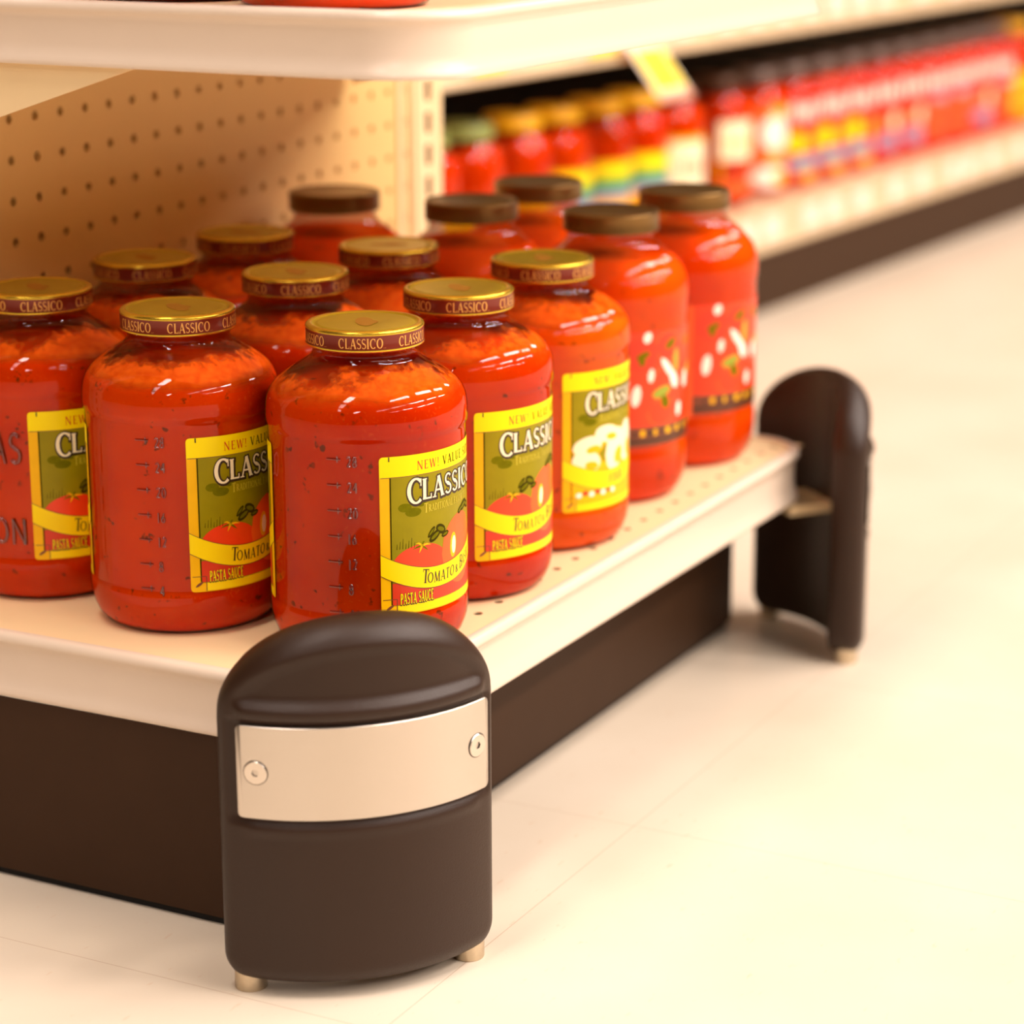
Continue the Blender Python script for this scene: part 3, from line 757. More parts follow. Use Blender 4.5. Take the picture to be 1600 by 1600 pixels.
# ------------------------------------------------------------------ taller jar with bronze lid and picture label
GLASS_B = [(0, 2.2), (28, 2.2), (37, 0.6), (41, 0.0), (45, 1.8), (48.6, 6.5), (51.4, 13), (52.9, 21), (53.3, 30), (53.0, 34), (52.5, 36), (52.4, 38), (52.4, 120), (52.5, 130),
           (52.8, 132), (53.3, 134), (53.3, 142), (52.4, 148.5), (50.0, 154.5), (46.0, 160), (40.6, 165), (35.2, 169.2), (31.4, 172.4), (29.6, 175.2), (29.2, 178.0), (29.8, 180), (29.8, 188)]
def labb_fn(s, t, lift):
    r = 52.4 + 0.25 + lift
    a = s / 52.4
    return (r * math.cos(a), r * math.sin(a), 38 + t)
def build_label_b(parent):
    mb = MB(); g = lambda k: LI[k]
    W = 100
    band(mb, 0, W, 16, 81, labb_fn, g('l_tom'), 0)
    band(mb, 0, W, 3, 16.5, labb_fn, g('l_brown'), 0.02)
    band(mb, 0, W, 5.5, 8.0, labb_fn, g('l_dark'), 0.05)
    band(mb, -4, 0, 0, 81, labb_fn, g('l_tom2'), 0)
    r = random.Random(3)
    for (cx, cy, rx, ry) in [(14, 66, 13, 12), (36, 70, 12, 10), (12, 38, 13, 14), (34, 44, 13, 13), (56, 62, 13, 13), (30, 25, 12, 9), (52, 30, 13, 13), (76, 60, 13, 14), (76, 32, 13, 13), (92, 46, 9, 12)]:
        ell(mb, cx, cy, rx, ry, labb_fn, g('l_tom') if r.random() < .5 else g('l_tom2'), 0.04 + 0.01 * r.random(), clip=lambda s: 16.5)
        ell(mb, cx, cy, rx * 0.92, ry * 0.92, labb_fn, g('l_red') if r.random() < .5 else g('l_tom'), 0.06 + 0.01 * r.random(), clip=lambda s: 16.5)
    for (cx, cy, rx, ry, tl, k) in [(18, 77, 3.2, 3.6, 0.2, 'l_white'), (10, 38, 3.6, 7, 0.5, 'l_white'), (21, 51, 2.4, 4.5, 0.4, 'l_white'), (15, 65, 5, 2.2, 0.3, 'l_leaf'), (14, 62, 2.4, 4, 0.1, 'l_leaf'),
                                (36, 54, 7, 4, -1.0, 'l_white'), (42, 46, 4.5, 5.5, -0.6, 'l_white'), (30, 39, 8, 3.6, 0.2, 'l_pic_green'), (33, 32, 4, 4.5, -0.3, 'l_leaf'), (44, 59, 3, 8, 0.3, 'l_pic_green'),
                                (38, 71, 5, 3, 0.4, 'l_leaf'), (60, 70, 5, 3, 0.3, 'l_leaf'), (58, 44, 4, 6, 0.2, 'l_white'), (48, 25, 3, 5, 0.2, 'l_white'), (66, 50, 6, 4, 0.2, 'l_pic_green'), (80, 64, 3, 5, 0.2, 'l_white'), (84, 40, 5, 4, 0.2, 'l_pic_green')]:
        ell(mb, cx, cy, rx, ry, labb_fn, g(k), 0.11 + 0.005 * (cx % 7), tl)
    for k in range(16):
        band(mb, 8 + k * 5.2, 8 + k * 5.2 + 2.6 + (k % 3), 10.0, 13.0 + (k % 2) * 1.2, labb_fn, g('l_gold') if k % 2 else g('l_dark'), 0.06)
    return mb.build('label', [M[k] for k in LM], parent, smooth=False)
def make_jar_b():
    root = empty('sauce_jar', (0, 0, 0))
    build_glass(root, GLASS_B)
    build_sauce(root, GLASS_B, 166.0, M['sauce_b'])
    build_lid(root, 180.6, 193.4, 32.4, printed=False)
    build_label_b(root)
    return root
jb = make_jar_b()
for i, (x, y, st, lb) in enumerate([
    (451.9, 79.7, -146, 'tall jar with bronze lid and tomato picture label, fourth of the front row'),
    (566.6, 76.7, -148, 'tall jar with bronze lid at the far right end of the front row'),
    (452.0, 186.8, -150, 'bronze-lidded jar of the second row just right of the slotted upright'),
    (559.0, 189.5, -152, 'bronze-lidded jar of the second row, farthest right, behind the last two front jars'),
    (447.5, 295.0, -60, 'bronze-lidded jar at the back against the pegboard beside the slotted upright')]):
    j = jb if i == 0 else copy_tree(jb)
    j.location = (x * MM, y * MM, SH * MM)
    j.rotation_euler[2] = math.radians(st)
    tag(j, lb, 'jar', 'tall bronze-lidded sauce jars on the display shelf')

# ------------------------------------------------------------------ display shelving
RAIL_P = [(-7, 0.0), (-4.5, 0.2), (-2.6, -0.3), (-1.0, -1.4), (-0.2, -3.0), (0, -4.4), (-0.5, -5.8), (-1.7, -7.0), (-2.8, -8.6), (-3.3, -11), (-3.4, -18), (-3.3, -25),
          (-2.6, -29.5), (-1.2, -33), (-0.1, -35.4), (0, -37.2), (-0.6, -38), (-2.4, -38), (-4.5, -36.5), (-6.5, -30), (-7, -14)]
def rail_path(x0, x1, y0, y1, R, n=14):
    """open U path : up the left side, along the front, up the right side; yields point + outward normal"""
    P = [((x0, y1), (-1, 0)), ((x0, y0 + R + 60), (-1, 0)), ((x0, y0 + R), (-1, 0))]
    for k in range(1, n):
        a = PI + (PI / 2) * k / n
        P.append(((x0 + R + R * math.cos(a), y0 + R + R * math.sin(a)), (math.cos(a), math.sin(a))))
    P.append(((x0 + R, y0), (0, -1))); P.append(((x0 + R + 150, y0), (0, -1))); P.append(((x1 - R, y0), (0, -1)))
    for k in range(1, n):
        a = 1.5 * PI + (PI / 2) * k / n
        P.append(((x1 - R + R * math.cos(a), y0 + R + R * math.sin(a)), (math.cos(a), math.sin(a))))
    P += [((x1, y0 + R), (1, 0)), ((x1, y1), (1, 0))]
    return P
def build_rail(parent, x0, x1, y0, y1, R, ztop, prof):
    mb = MB(); path = rail_path(x0, x1, y0, y1, R)
    rows = [[(p[0] + n[0] * o, p[1] + n[1] * o, ztop + z) for (o, z) in prof] for (p, n) in path]
    mb.grid(rows, closed=True)
    mb.face([0 + k for k in range(len(prof))]); 
    base = (len(rows) - 1) * len(prof)
    mb.face([base + k for k in range(len(prof))][::-1])
    return mb.build('edge_rail', M['rail'], parent, sharp=50)
def deck_outline(x0, x1, y0, y1, R, d):
    pts = [(p[0] - n[0] * d, p[1] - n[1] * d) for p, n in rail_path(x0, x1, y0, y1, R)]
    return pts
def hole_cell(mb, cx, cy, w_, h_, r, fn, depth, n=16, m=0):
    """a rectangular cell with a round hole, plus the hole wall"""
    ring, outer, back = [], [], []
    for k in range(n):
        a = 2 * PI * (k + 0.5) / n
        c, s = math.cos(a), math.sin(a)
        sc = min((w_ / 2) / max(abs(c), 1e-9), (h_ / 2) / max(abs(s), 1e-9))
        ring.append(mb.vert(fn(cx + r * c, cy + r * s, 0)))
        back.append(mb.vert(fn(cx + r * c, cy + r * s, depth)))
        outer.append(mb.vert(fn(cx + sc * c, cy + sc * s, 0)))
    for k in range(n):
        j = (k + 1) % n
        a0 = 2 * PI * (k + 0.5) / n; a1 = 2 * PI * (k + 1.5) / n
        quad = [ring[k], outer[k], outer[j], ring[j]]
        # corner vertex where the outline turns
        for q in range(4):
            ca = math.atan2(h_ * (1 if q < 2 else -1), w_ * (1 if q in (0, 3) else -1)) % (2 * PI)
            if a0 < ca < a1:
                cv = mb.vert(fn(cx + math.copysign(w_ / 2, math.cos(ca)), cy + math.copysign(h_ / 2, math.sin(ca)), 0))
                quad = [ring[k], outer[k], cv, outer[j], ring[j]]
        mb.face(quad, m)
        mb.face([ring[j], back[j], back[k], ring[k]], m)

# base shelf
shelf = empty('display_shelf', (0, 0, 0))
tag(shelf, 'low cream metal display shelf holding the front sauce jars', 'shelf')
X1, YB = 640.0, 347.0
mb = MB()
def dfn(x, y, d): return (x, y, SH - d)
xs = [158.84 + 25.4 * k for k in range(-4, 19)]
xa, xb = xs[0] - 12.7, xs[-1] + 12.7
ya, yb_ = 24.05 - 12.7, 24.05 + 12.7
for x in xs: hole_cell(mb, x, 24.05, 25.4, 25.4, 3.0, dfn, 1.0)
# remaining deck around the perforated row
out = deck_outline(0, X1, 0, YB, 40, 5.5)
mb.poly([(xa, yb_, SH), (xb, yb_, SH), (xb, YB, SH), (xa, YB, SH)])
mb.poly([(xa, 5.5, SH), (xb, 5.5, SH), (xb, ya, SH), (xa, ya, SH)])
left = [p for p in out if p[0] <= xa + 0.1]
right = [p for p in out if p[0] >= xb - 0.1]
mb.poly([(p[0], p[1], SH) for p in left] + [(xa, 5.5, SH), (xa, ya, SH), (xa, yb_, SH), (xa, YB, SH)])
mb.poly([(xb, YB, SH), (xb, yb_, SH), (xb, ya, SH), (xb, 5.5, SH)] + [(p[0], p[1], SH) for p in right])
mb.poly([(p[0], p[1], SH - 12) for p in out][::-1], 1)  # underside coloured black: the cavity's shade, seen through the holes
mb.build('deck', [M['cream_metal'], M['black']], shelf, smooth=False)
build_rail(shelf, 0, X1, 0, YB, 40, 152.0, RAIL_P)

# upper shelf
up = empty('upper_shelf', (0, 0, 0))
tag(up, 'white-edged upper metal shelf with rounded corner above the jars', 'shelf')
UX0, UX1, UY0, UZ = 12.0, 568.0, -36.0, 505.0
RP2 = [(o, z * 34 / 38.0) for o, z in RAIL_P]
build_rail(up, UX0, UX1, UY0, YB, 46, UZ, RP2)
mb = MB()
o2 = deck_outline(UX0, UX1, UY0, YB, 46, 5.5)
mb.poly([(p[0], p[1], UZ - 2.6) for p in o2]); mb.poly([(p[0], p[1], UZ - 16) for p in o2][::-1])
mb.build('deck', M['cream_metal'], up, smooth=False)
for bx in (UX0 + 6, UX1 - 10):
    mb = MB()
    prof = [(346, 489), (346, 407), (336, 410), (93, 489)]
    rows = [[(x, p[0], p[1]) for p in prof] for x in (bx, bx + 3.0)]
    mb.grid(rows, closed=True); mb.poly(rows[0]); mb.poly(rows[1][::-1])
    mb.build('bracket', M['cream_metal'], up, smooth=False)

# frame : pegboard, uprights, kick plates
fr = empty('gondola_frame', (0, 0, 0))
tag(fr, 'cream perforated back panel with slotted upright behind the display shelf', 'shelving frame')
mb = MB()
PY = 352.4
def pfn(x, z, d): return (x, PY + d, z)
cols_ = [164.235 + 25.4 * k for k in range(-5, 20)]
zrows = [419.6 - 25.4 * k for k in range(-3, 10)]
for x in cols_:
    for z in zrows: hole_cell(mb, x, z, 25.4, 25.4, 3.1, pfn, 5.0, n=12)
px0, px1 = cols_[0] - 12.7, cols_[-1] + 12.7
pz0, pz1 = zrows[-1] - 12.7, zrows[0] + 12.7
mb.poly([(px0, PY, pz0), (px1, PY, pz0), (px1, PY, 114), (px0, PY, 114)][::-1])
mb.poly([(px0, PY, pz1), (px1, PY, pz1), (px1, PY, 560), (px0, PY, 560)])
o = mb.build('pegboard', M['peg'], fr, sharp=40)
mb = MB(); mb.box(px0, px1, PY + 5.2, PY + 9, 114, 560)
mb.build('backing_panel', M['black'], fr, smooth=False)
def upright(x0, x1):
    mb = MB()
    z0, z1 = 114, 600
    # folded steel channel : trim lip, groove, slotted face, return
    xc = (x0 + x1) / 2 
    secs = [(x0 - 20, PY - 1.5), (x0 - 12, PY - 1.5), (x0 - 11, PY + 3), (x0 - 6, PY + 3), (x0 - 5, PY - 3), (x0, PY - 3), (x0 + 1, PY - 1)]
    mb.grid([[(x, y, z) for x, y in secs] for z in (z0, z1)])
    mb.box(x0 + 1, x0 + 9, PY - 5, PY + 22, z0, z1)
    mb.box(x1 - 9, x1, PY - 5, PY + 22, z0, z1)
    # slotted web between the two ribs
    k = 0
    z = 129.0
    sw = 4.6
    while z < z1 - 20:
        mb.box(x0 + 9, xc - sw, PY - 4.5, PY - 2, z, z + 25.4)
        mb.box(xc + sw, x1 - 9, PY - 4.5, PY - 2, z, z + 25.4)
        mb.box(xc - sw, xc + sw, PY - 4.5, PY - 2, z + 16.5, z + 25.4)
        z += 25.4
    mb.box(x0 + 9, x1 - 9, PY - 4.5, PY - 2, z0, 129.0)
    o = mb.build('upright', M['cream_metal'], fr, smooth=False)
    mb = MB(); mb.box(x0 + 9, x1 - 9, PY + 10, PY + 20, z0, z1)
    mb.build('slot_backing', M['black'], o, smooth=False)
upright(655, 697)
upright(-14, 26)
mb = MB()
rr = 12
# kick box with rounded front corners
kx0, kx1, ky0, ky1 = 3.0, 644.0, 62.0, 346.0
pts = [(kx0, ky1), (kx0, ky0 + rr)] + [(kx0 + rr + rr * math.cos(PI + PI / 2 * k / 6), ky0 + rr + rr * math.sin(PI + PI / 2 * k / 6)) for k in range(1, 6)] + [(kx0 + rr, ky0), (kx1 - rr, ky0)] + \
      [(kx1 - rr + rr * math.cos(1.5 * PI + PI / 2 * k / 6), ky0 + rr + rr * math.sin(1.5 * PI + PI / 2 * k / 6)) for k in range(1, 6)] + [(kx1, ky0 + rr), (kx1, ky1)]
mb.grid([[(x, y, z) for x, y in pts] for z in (5.0, 112.5)])
mb.grid([[(x + (3 if x < 300 else -3), y + 3, z) for x, y in pts] for z in (0.0, 8.0)], 1)  # recessed black strip: shadow of the gap under the kick, put into colour
o = mb.build('kick_base', [M['kick'], M['black']], None, sharp=30)
tag(o, 'dark brown kick base under the display shelf, standing on the floor', 'kick plate')

# ------------------------------------------------------------------ corner bumpers
def make_bumper():
    root = empty('corner_bumper', (0, 0, 0))
    R, OFF = 108.0, 28.0
    A = 87.0
    def P(a, z, d):      # local : x along chord (to the right seen from outside), y = outward, built with y outward
        ang = a / R
        return ((R + d) * math.sin(ang), OFF - R + (R + d) * math.cos(ang), z)
    Z0, Z1, ZT, RC = 6.5, 157.0, 206.0, 16.0
    def half(z):
        if z < Z0 + RC:
            q = (Z0 + RC - z) / RC
            return A - RC + RC * math.sqrt(max(0, 1 - q * q))
        if z <= Z1: return A
        q = (z - Z1) / (ZT - Z1)
        return A * math.sqrt(max(0, 1 - q * q))
    # outline samples for edge distance
    O = []
    for k in range(900):
        a = PI * k / 899
        O.append((A * math.cos(a), Z1 + (ZT - Z1) * math.sin(a)))
    for k in range(500):
        z = Z0 + RC + (Z1 - Z0 - RC) * k / 499
        O += [(A, z), (-A, z)]
    for k in range(100):
        a = PI / 2 * k / 99
        O += [(A - RC + RC * math.cos(a), Z0 + RC - RC * math.sin(a)), (-A + RC - RC * math.cos(a), Z0 + RC - RC * math.sin(a))]
    for k in range(500): O.append((-A + RC + (2 * A - 2 * RC) * k / 499, Z0))
    O = np.array(O)
    T, RR = 25.0, 11.5
    def rnd_(e, q=RR):
        e = min(max(e, 0), q)
        return q - math.sqrt(max(0, q * q - (q - e) ** 2))
    def sm(x): x = min(1, max(0, x)); return x * x * (3 - 2 * x)
    NZ, NA = 120, 64
    zs = []
    for i in range(NZ + 1):
        q = i / NZ
        zs.append(Z0 + (ZT - Z0) * (0.5 - 0.5 * math.cos(PI * q)) * 0.35 + (ZT - Z0) * q * 0.65)
    front, back = [], []
    for z in zs:
        h = max(half(z), 0.5)
        fr_, bk = [], []
        for j in range(NA + 1):
            a = h * (-math.cos(PI * j / NA) * 0.5 + (2 * j / NA - 1) * 0.5)
            e = float(np.min(np.hypot(O[:, 0] - a, O[:, 1] - z)))
            d = -rnd_(e)
            # scooped upper field framed by a raised rim
            d -= 2.2 * sm((z - 161) / 6.0) * sm((e - 12.0) / 7.0)
            d -= 6.5 * sm((z - 150) / 40.0) * (1 - min(1.0, e / 16.0)) ** 1.5
            # ridge over the plate
            rg = max(0.0, 1 - ((z - 158.5) / 5.0) ** 2) * sm((74 - abs(a)) / 8.0)
            d += 2.6 * rg
            # recess for the plate
            pl = sm((z - 97.5) / 1.5) * sm((154.5 - z) / 1.5) * sm((76.5 - abs(a)) / 1.5)
            d -= 1.8 * pl
            lg = max(0.0, 1 - ((z - 94.5) / 4.0) ** 2) * sm((70 - abs(a)) / 8.0)
            d += 0.8 * lg
            fr_.append(P(a, z, d))
            bk.append(P(a, z, -T + rnd_(e, 6.0)))
        front.append(fr_); back.append(bk)
    mb = MB()
    # one closed loop per level : front row then back row reversed
    rows = [f + b[::-1] for f, b in zip(front, back)]
    mb.grid(rows, closed=True)
    mb.poly(rows[0]); mb.poly(rows[-1][::-1])
    mb.build('bumper_body', M['plastic'], root, sharp=75)
    # curved steel plate
    mb = MB()
    NA = 48; rc = 3.0; aw = 72.5; z0, z1 = 101.0, 151.5
    def edge(a):
        e = aw - abs(a)
        return rc - math.sqrt(max(0, rc * rc - (rc - e) ** 2)) if e < rc else 0
    SHF = 1.8
    As = [-aw, -aw + 0.3, -aw + 0.8, -aw + 1.6] + [-aw + rc + (2 * aw - 2 * rc) * k / NA for k in range(NA + 1)] + [aw - 1.6, aw - 0.8, aw - 0.3, aw]
    for d, ins in ((0.9, 0.35), (0.55, 0)):
        pass
    lo0 = [P(a - SHF, z0 + edge(a), -1.6) for a in As]; lo1 = [P(a - SHF, z0 + edge(a), 0.5) for a in As]; lo2 = [P(a * 0.995 - SHF, z0 + edge(a) + 0.4, 0.9) for a in As]
    hi2 = [P(a * 0.995 - SHF, z1 - edge(a) - 0.4, 0.9) for a in As]; hi1 = [P(a - SHF, z1 - edge(a), 0.5) for a in As]; hi0 = [P(a - SHF, z1 - edge(a), -1.6) for a in As]
    mb.grid([lo0, lo1, lo2, hi2, hi1, hi0])
    plate = mb.build('steel_plate', M['steel'], root, sharp=40)
    tag(plate, 'curved brushed steel plate')
    for a, z in ((-64.5, 127.0), (60.0, 126.5)):
        mb = MB()
        ang = a / R
        c = Vector((P(a, z, 0.9)[0], P(a, z, 0.9)[1], z))
        tx = Vector((math.cos(ang), -math.sin(ang), 0)); nz = Vector((math.sin(ang), math.cos(ang), 0)); tz = Vector((0, 0, 1))
        def ring(r, h, n=36, ph=0): return [tuple(c + tx * r * math.cos(2 * PI * k / n + ph) + tz * r * math.sin(2 * PI * k / n + ph) + nz * h) for k in range(n)]
        mb.grid([ring(6.3, -0.5), ring(6.3, 0.35), ring(5.9, 0.7), ring(2.4, 0.7)], 0, closed=True)
        # hex socket
        hexr = []
        for k in range(36):
            q = 2 * PI * k / 36
            rr_ = 1.75 / math.cos((q % (PI / 3)) - PI / 6)
            hexr.append(tuple(c + tx * rr_ * math.cos(q) + tz * rr_ * math.sin(q) + nz * 0.7))
        hexb = [tuple(Vector(p) - nz * 0.9) for p in hexr]
        mb.grid([ring(2.4, 0.7), hexr], 0, closed=True)
        mb.grid([hexr, hexb], 1, closed=True); mb.poly(hexb, 1)
        # thin dark countersink gap
        mb.grid([ring(6.3, -0.02), ring(6.75, 0.04)], 1, closed=True)
        mb.build('screw', [M['screw'], M['socket']], plate, sharp=40)
    # feet
    for sx in (-60.0, 60.0):
        mb = MB()
        yy = P(math.asin(sx / (R - 12)) * R, 0, -12)[1]
        n = 40
        pr = [(0, 0), (8.2, 0), (8.6, 0.6), (8.6, 12), (0, 12)]
        rows = [[(sx + r * math.cos(2 * PI * k / n), yy + r * math.sin(2 * PI * k / n), z) for k in range(n)] for r, z in pr]
        mb.grid(rows, closed=True)
        mb.build('foot', M['foot'], root, sharp=40)
    # bracket behind, reaching under the shelf
    mb = MB(); mb.box(-22, 22, -34, 2.0, 104, 111)
    mb.build('mounting_bracket', M['cream_metal'], root, smooth=False)
    return root
# local +y is outward; from outside, right is local -x  -> mirror by construction below
b1 = make_bumper()
b1.location = (-12.6 * MM, 1.7 * MM, 0)
# outward (-.707,-.707): rotate +y (90 deg) to 225 deg -> 135 deg
b1.rotation_euler[2] = math.radians(135)
tag(b1, 'black plastic corner bumper in the foreground with steel plate facing the camera', 'bumper', 'corner bumpers of the display shelf')
b2 = copy_tree(b1)
b2.location = (638.0 * MM, -3.0 * MM, 0)
b2.rotation_euler[2] = math.radians(229.5)
tag(b2, 'black plastic corner bumper at the far end of the shelf, seen edge-on', 'bumper', 'corner bumpers of the display shelf')

# ------------------------------------------------------------------ shelving across, behind
BA = math.radians(-3.2)
B0 = (1832.0, 526.0)
def bgp(s, o, z): return (B0[0] + s * math.cos(BA) - o * math.sin(BA), B0[1] + s * math.sin(BA) + o * math.cos(BA), z)
def bg_empty(name): 
    e = empty(name, (B0[0], B0[1], 0), BA)
    return e
back = bg_empty('grocery_shelving')
tag(back, 'long out-of-focus grocery shelving run with dark kick plate in the background', 'shelving')
S0, S1 = -1250, 2600
mb = MB(); mb.box(S0, S1, 3, 12, 0, 76); mb.build('kick_plate', M['kick'], back, smooth=False)
mb = MB(); mb.box(S0, S1, 4, 480, 122, 129); mb.build('shelf_deck', M['bgrail'], back, smooth=False)
mb = MB()
pr = [(0, 0), (-1.5, -3), (2, -7), (3, -44), (-1, -52), (1, -54), (8, -54), (8, 0)]
mb.grid([[(s, o, 131 + z) for o, z in pr] for s in (S0, S1)], closed=True)
mb.build('price_rail', M['bgrail'], back, smooth=False)
mb = MB(); mb.box(S0, S1, 480, 490, 0, 700); mb.build('back_panel', M['black'], back, smooth=False)
mb = MB(); mb.box(S0, S1, 24, 480, 372, 378); mb.build('shelf_deck', M['bgrail'], back, smooth=False)
mb = MB()
mb.grid([[(s, o, 397 + z) for o, z in pr] for s in (S0, S1)], closed=True)
mb.build('price_rail', M['bgrail'], back, smooth=False)

def card(name, s, o, z, w_, h_, mats, label, group, stripe=None):
    e = MB()
    e.box(-w_ / 2, w_ / 2, -0.6, 0, 0, h_)
    if stripe: e.box(-w_ / 2 + stripe, w_ / 2 - stripe, -0.9, -0.6, stripe, h_ - stripe, 1)
    ob = e.build(name, mats, None, smooth=False)
    ob.location = tuple(c * MM for c in bgp(s, o, z)); ob.rotation_euler[2] = BA
    tag(ob, label, 'price tag', group)
    return ob
t0 = card('price_tag', -600, 0.8, 91, 46, 30, [M['tag_white'], M['tag_white']], 'small pale price tag on the lower background rail', 'price tags on the lower background rail')
r2 = random.Random(9)
s = -520
first = True
while s < 1500:
    c = t0.copy(); col.objects.link(c)
    c.location = tuple(q * MM for q in bgp(s, 0.8, 91))
    s += r2.choice([70, 95, 120])
t1 = card('price_tag', -700, -0.5, 358, 46, 30, [M['tag_white'], M['tag_white']], 'small pale price tag on the upper background rail', 'price tags on the upper background rail')
s = -600
while s < 1700:
    c = t1.copy(); col.objects.link(c)
    c.location = tuple(q * MM for q in bgp(s, -0.5, 358))
    s += r2.choice([80, 110, 130])
for s_, lb in ((-655, 'yellow price tag on the upper background rail, nearest the slotted upright'), (-420, 'yellow price tag on the upper background rail, left of the hanging sale card')):
    c = card('price_tag', s_, -1.0, 354, 60, 36, [M['tag_yellow'], M['tag_yellow']], lb, None)
# hanging sale card
mb = MB()
mb.box(-38, 38, -0.8, 0, -78, 0, 0)
mb.box(-31, 34, -1.2, -0.8, -65, -12, 1)
mb.box(-38, 38, -1.2, -0.8, -78, -68, 2)
o = mb.build('sale_card', [M['tag_white'], M['tag_yellow'], M['tag_pink']], None, smooth=False)
o.location = tuple(c * MM for c in bgp(-345, -6, 364))
o.rotation_euler = (math.radians(-38), 0, BA)
tag(o, 'tilted yellow and white sale card hanging from the upper background rail', 'sale card')

# background jars
GB = [(0, 1), (36, 0), (40, 3), (42.5, 10), (43, 20), (43, 118), (41.5, 128), (36, 138), (29, 144), (27.5, 148), (27.5, 160)]
def bgl(s, t, lift):
    r = 43.4 + lift; a = s / 43.0
    return (r * math.cos(a), r * math.sin(a), t)
def bg_jar(cap, sauce, style):
    root = empty('sauce_jar', (0, 0, 0))
    g = MB(); g.lathe(GB, 40); g.build('glass_body', M['glass'], root, sharp=60)
    g = MB(); p = [(max(0, r - 0.7), z + 0.7) for r, z in GB if z < 140]; p.append((0, 139)); g.lathe(p, 40)
    g.build('sauce', sauce, root, sharp=60)
    g = MB(); g.lathe([(30, 147), (31.5, 148), (31.5, 161), (30, 163), (0, 162.6)], 40); g.build('lid', cap, root, sharp=40)
    g = MB()
    L = 60
    mats = ['l_gold', 'l_brightgreen', 'l_blue', 'l_white', 'red_label', 'l_yellow', 'l_cream', 'l_tom2', 'l_dark']
    I = {k: i for i, k in enumerate(mats)}
    if style == 'gold':
        band(g, -L, L, 18, 86, bgl, I['l_gold'], 0); band(g, -L * .7, L * .7, 30, 60, bgl, I['l_yellow'], .1)
        ell(g, 0, 44, 22, 10, bgl, I['red_label'], .2)
    elif style == 'multi':
        band(g, -L, L, 18, 96, bgl, I['l_gold'], 0); band(g, -L, L, 66, 78, bgl, I['l_brightgreen'], .1)
        band(g, -L, L, 52, 66, bgl, I['l_blue'], .1); band(g, -L, L, 20, 40, bgl, I['l_tom2'], .1)
        for k in range(6): ell(g, -40 + 16 * k, 30, 5, 7, bgl, I['l_yellow'] if k % 2 else I['red_label'], .2)
        ell(g, 0, 85, 30, 7, bgl, I['l_yellow'], .2)
    elif style == 'cream':
        band(g, -L, L, 20, 104, bgl, I['l_gold'], 0)
        band(g, -34, 34, 40, 98, bgl, I['l_cream'], .1)
        for k in range(4): band(g, -14 + 8 * k, -10 + 8 * k, 60, 76, bgl, I['l_tom2'], .2)
    elif style == 'plaincream':
        band(g, -30, 30, 62, 110, bgl, I['l_cream'], 0)
        for k in range(4): band(g, -18 + 10 * k, -13 + 10 * k, 76, 90, bgl, I['l_gold'], .1)
        band(g, -30, 30, 18, 36, bgl, I['l_tom2'], 0); band(g, -30, -26, 36, 62, bgl, I['l_gold'], 0); band(g, 26, 30, 36, 62, bgl, I['l_gold'], 0)
    elif style == 'whitegreen':
        band(g, -L, L, 14, 122, bgl, I['l_tom2'], 0)
        ell(g, 0, 84, 26, 22, bgl, I['l_white'], .1); ell(g, 4, 112, 16, 8, bgl, I['l_brightgreen'], .1)
        ell(g, 0, 54, 14, 8, bgl, I['l_brightgreen'], .1); ell(g, -8, 28, 30, 14, bgl, I['l_white'], .1); ell(g, 10, 26, 16, 8, bgl, I['l_gold'], .2)
    else:
        band(g, -L, L, 12, 128, bgl, I['red_label'], 0)
        # pale capital-like strokes of the brand name, unreadable at this distance
        for k in range(6):
            ell(g, -33 + 13 * k, 102 + 2 * (k % 2), 4.6, 12, bgl, I['l_white'], .12, n=10)
        if style == 'redyellow':
            ell(g, -16, 62, 13, 15, bgl, I['l_yellow'], .1); ell(g, 18, 60, 12, 14, bgl, I['l_gold'], .1); ell(g, 0, 34, 34, 12, bgl, I['l_blue'], .1); ell(g, 6, 20, 20, 6, bgl, I['l_gold'], .2)
        elif style == 'redblue':
            ell(g, -10, 60, 24, 12, bgl, I['l_tom2'], .1); ell(g, 16, 62, 14, 12, bgl, I['l_cream'], .12); ell(g, 2, 34, 24, 12, bgl, I['l_blue'], .1)
        else:
            ell(g, 4, 64, 32, 12, bgl, I['l_tom2'], .1); ell(g, 8, 80, 26, 6, bgl, I['l_blue'], .12); ell(g, -4, 34, 30, 10, bgl, I['l_tom2'], .1)
    g.build('label', [M[k] for k in mats], root, smooth=False)
    return root
protos = {}
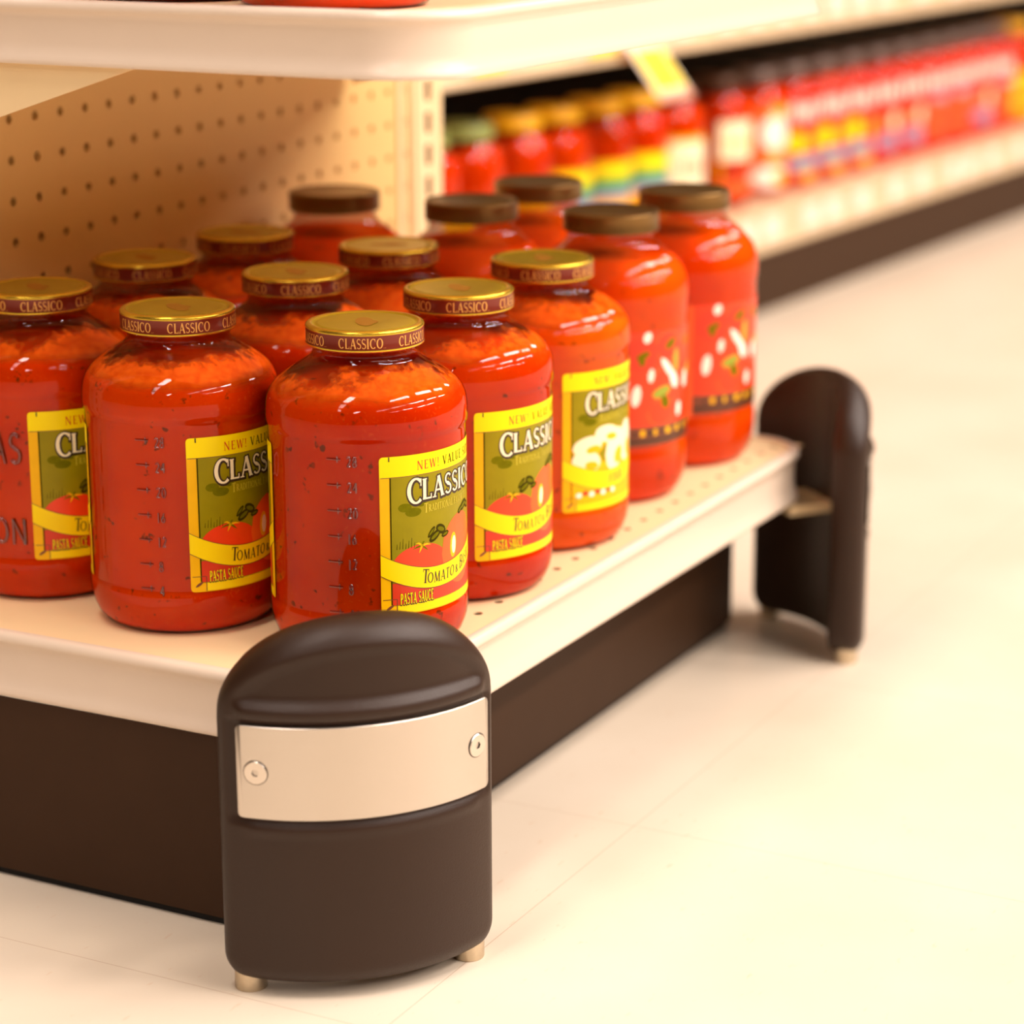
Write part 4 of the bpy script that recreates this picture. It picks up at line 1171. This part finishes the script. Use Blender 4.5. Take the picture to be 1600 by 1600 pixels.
seq = [(-668, 'cap_green', 'gold', 'green-capped jar behind the slotted upright in the background'),
       (-580, 'cap_green', 'gold', 'green-capped jar in the background, right of the slotted upright'),
       (-480, 'cap_yellow', 'gold', 'leftmost yellow-capped jar in the background'),
       (-390, 'cap_yellow', 'multi', 'middle yellow-capped jar in the background with a striped multicolour label'),
       (-296, 'cap_yellow', 'multi', 'yellow-capped jar in the background under the left end of the sale card'),
       (-204, 'cap_yellow', 'multi', 'rightmost yellow-capped jar in the background with a green-striped label'),
       (-110, 'cap_dark', 'cream', 'dark-capped jar with cream and gold label below the sale card'),
       (20, 'cap_dark', 'plaincream', 'brown-capped background jar with a square cream label on red sauce'),
       (128, 'cap_grey', 'whitegreen', 'background jar with white and green picture label, left of the red-labelled ones'),
       (222, 'cap_grey', 'redyellow', 'first red-labelled background jar from the left'),
       (316, 'cap_grey', 'redyellow', 'second red-labelled background jar from the left'),
       (410, 'cap_grey', 'redyellow', 'third red-labelled background jar from the left'),
       (504, 'cap_grey', 'redblue', 'fourth red-labelled background jar from the left'),
       (598, 'cap_grey', 'redblue', 'fifth red-labelled background jar from the left'),
       (692, 'cap_grey', 'redorange', 'sixth red-labelled background jar from the left'),
       (786, 'cap_grey', 'redorange', 'seventh red-labelled background jar from the left'),
       (880, 'cap_grey', 'redblue', 'eighth red-labelled background jar from the left'),
       (974, 'cap_grey', 'redorange', 'ninth red-labelled background jar, second from the photo right edge'),
       (1075, 'cap_yellow', 'gold', 'yellow-labelled background jar at the right edge of the photo')]
va = math.radians(-90 - 3.2 - 20)
for (s, cap, style, lb) in seq:
    key = (cap, style)
    if key in protos: j = copy_tree(protos[key])
    else:
        j = bg_jar(M[cap], M['sauce'], style); protos[key] = j
    j.location = tuple(q * MM for q in bgp(s, 78, 129))
    j.rotation_euler[2] = va
    tag(j, lb, 'jar', 'jars on the background shelving')

# ------------------------------------------------------------------ floor
mb = MB(); mb.box(-4000, 7000, -4000, 4000, -20, 0)
o = mb.build('floor', M['floor'], None, smooth=False)
tag(o, kind='structure')
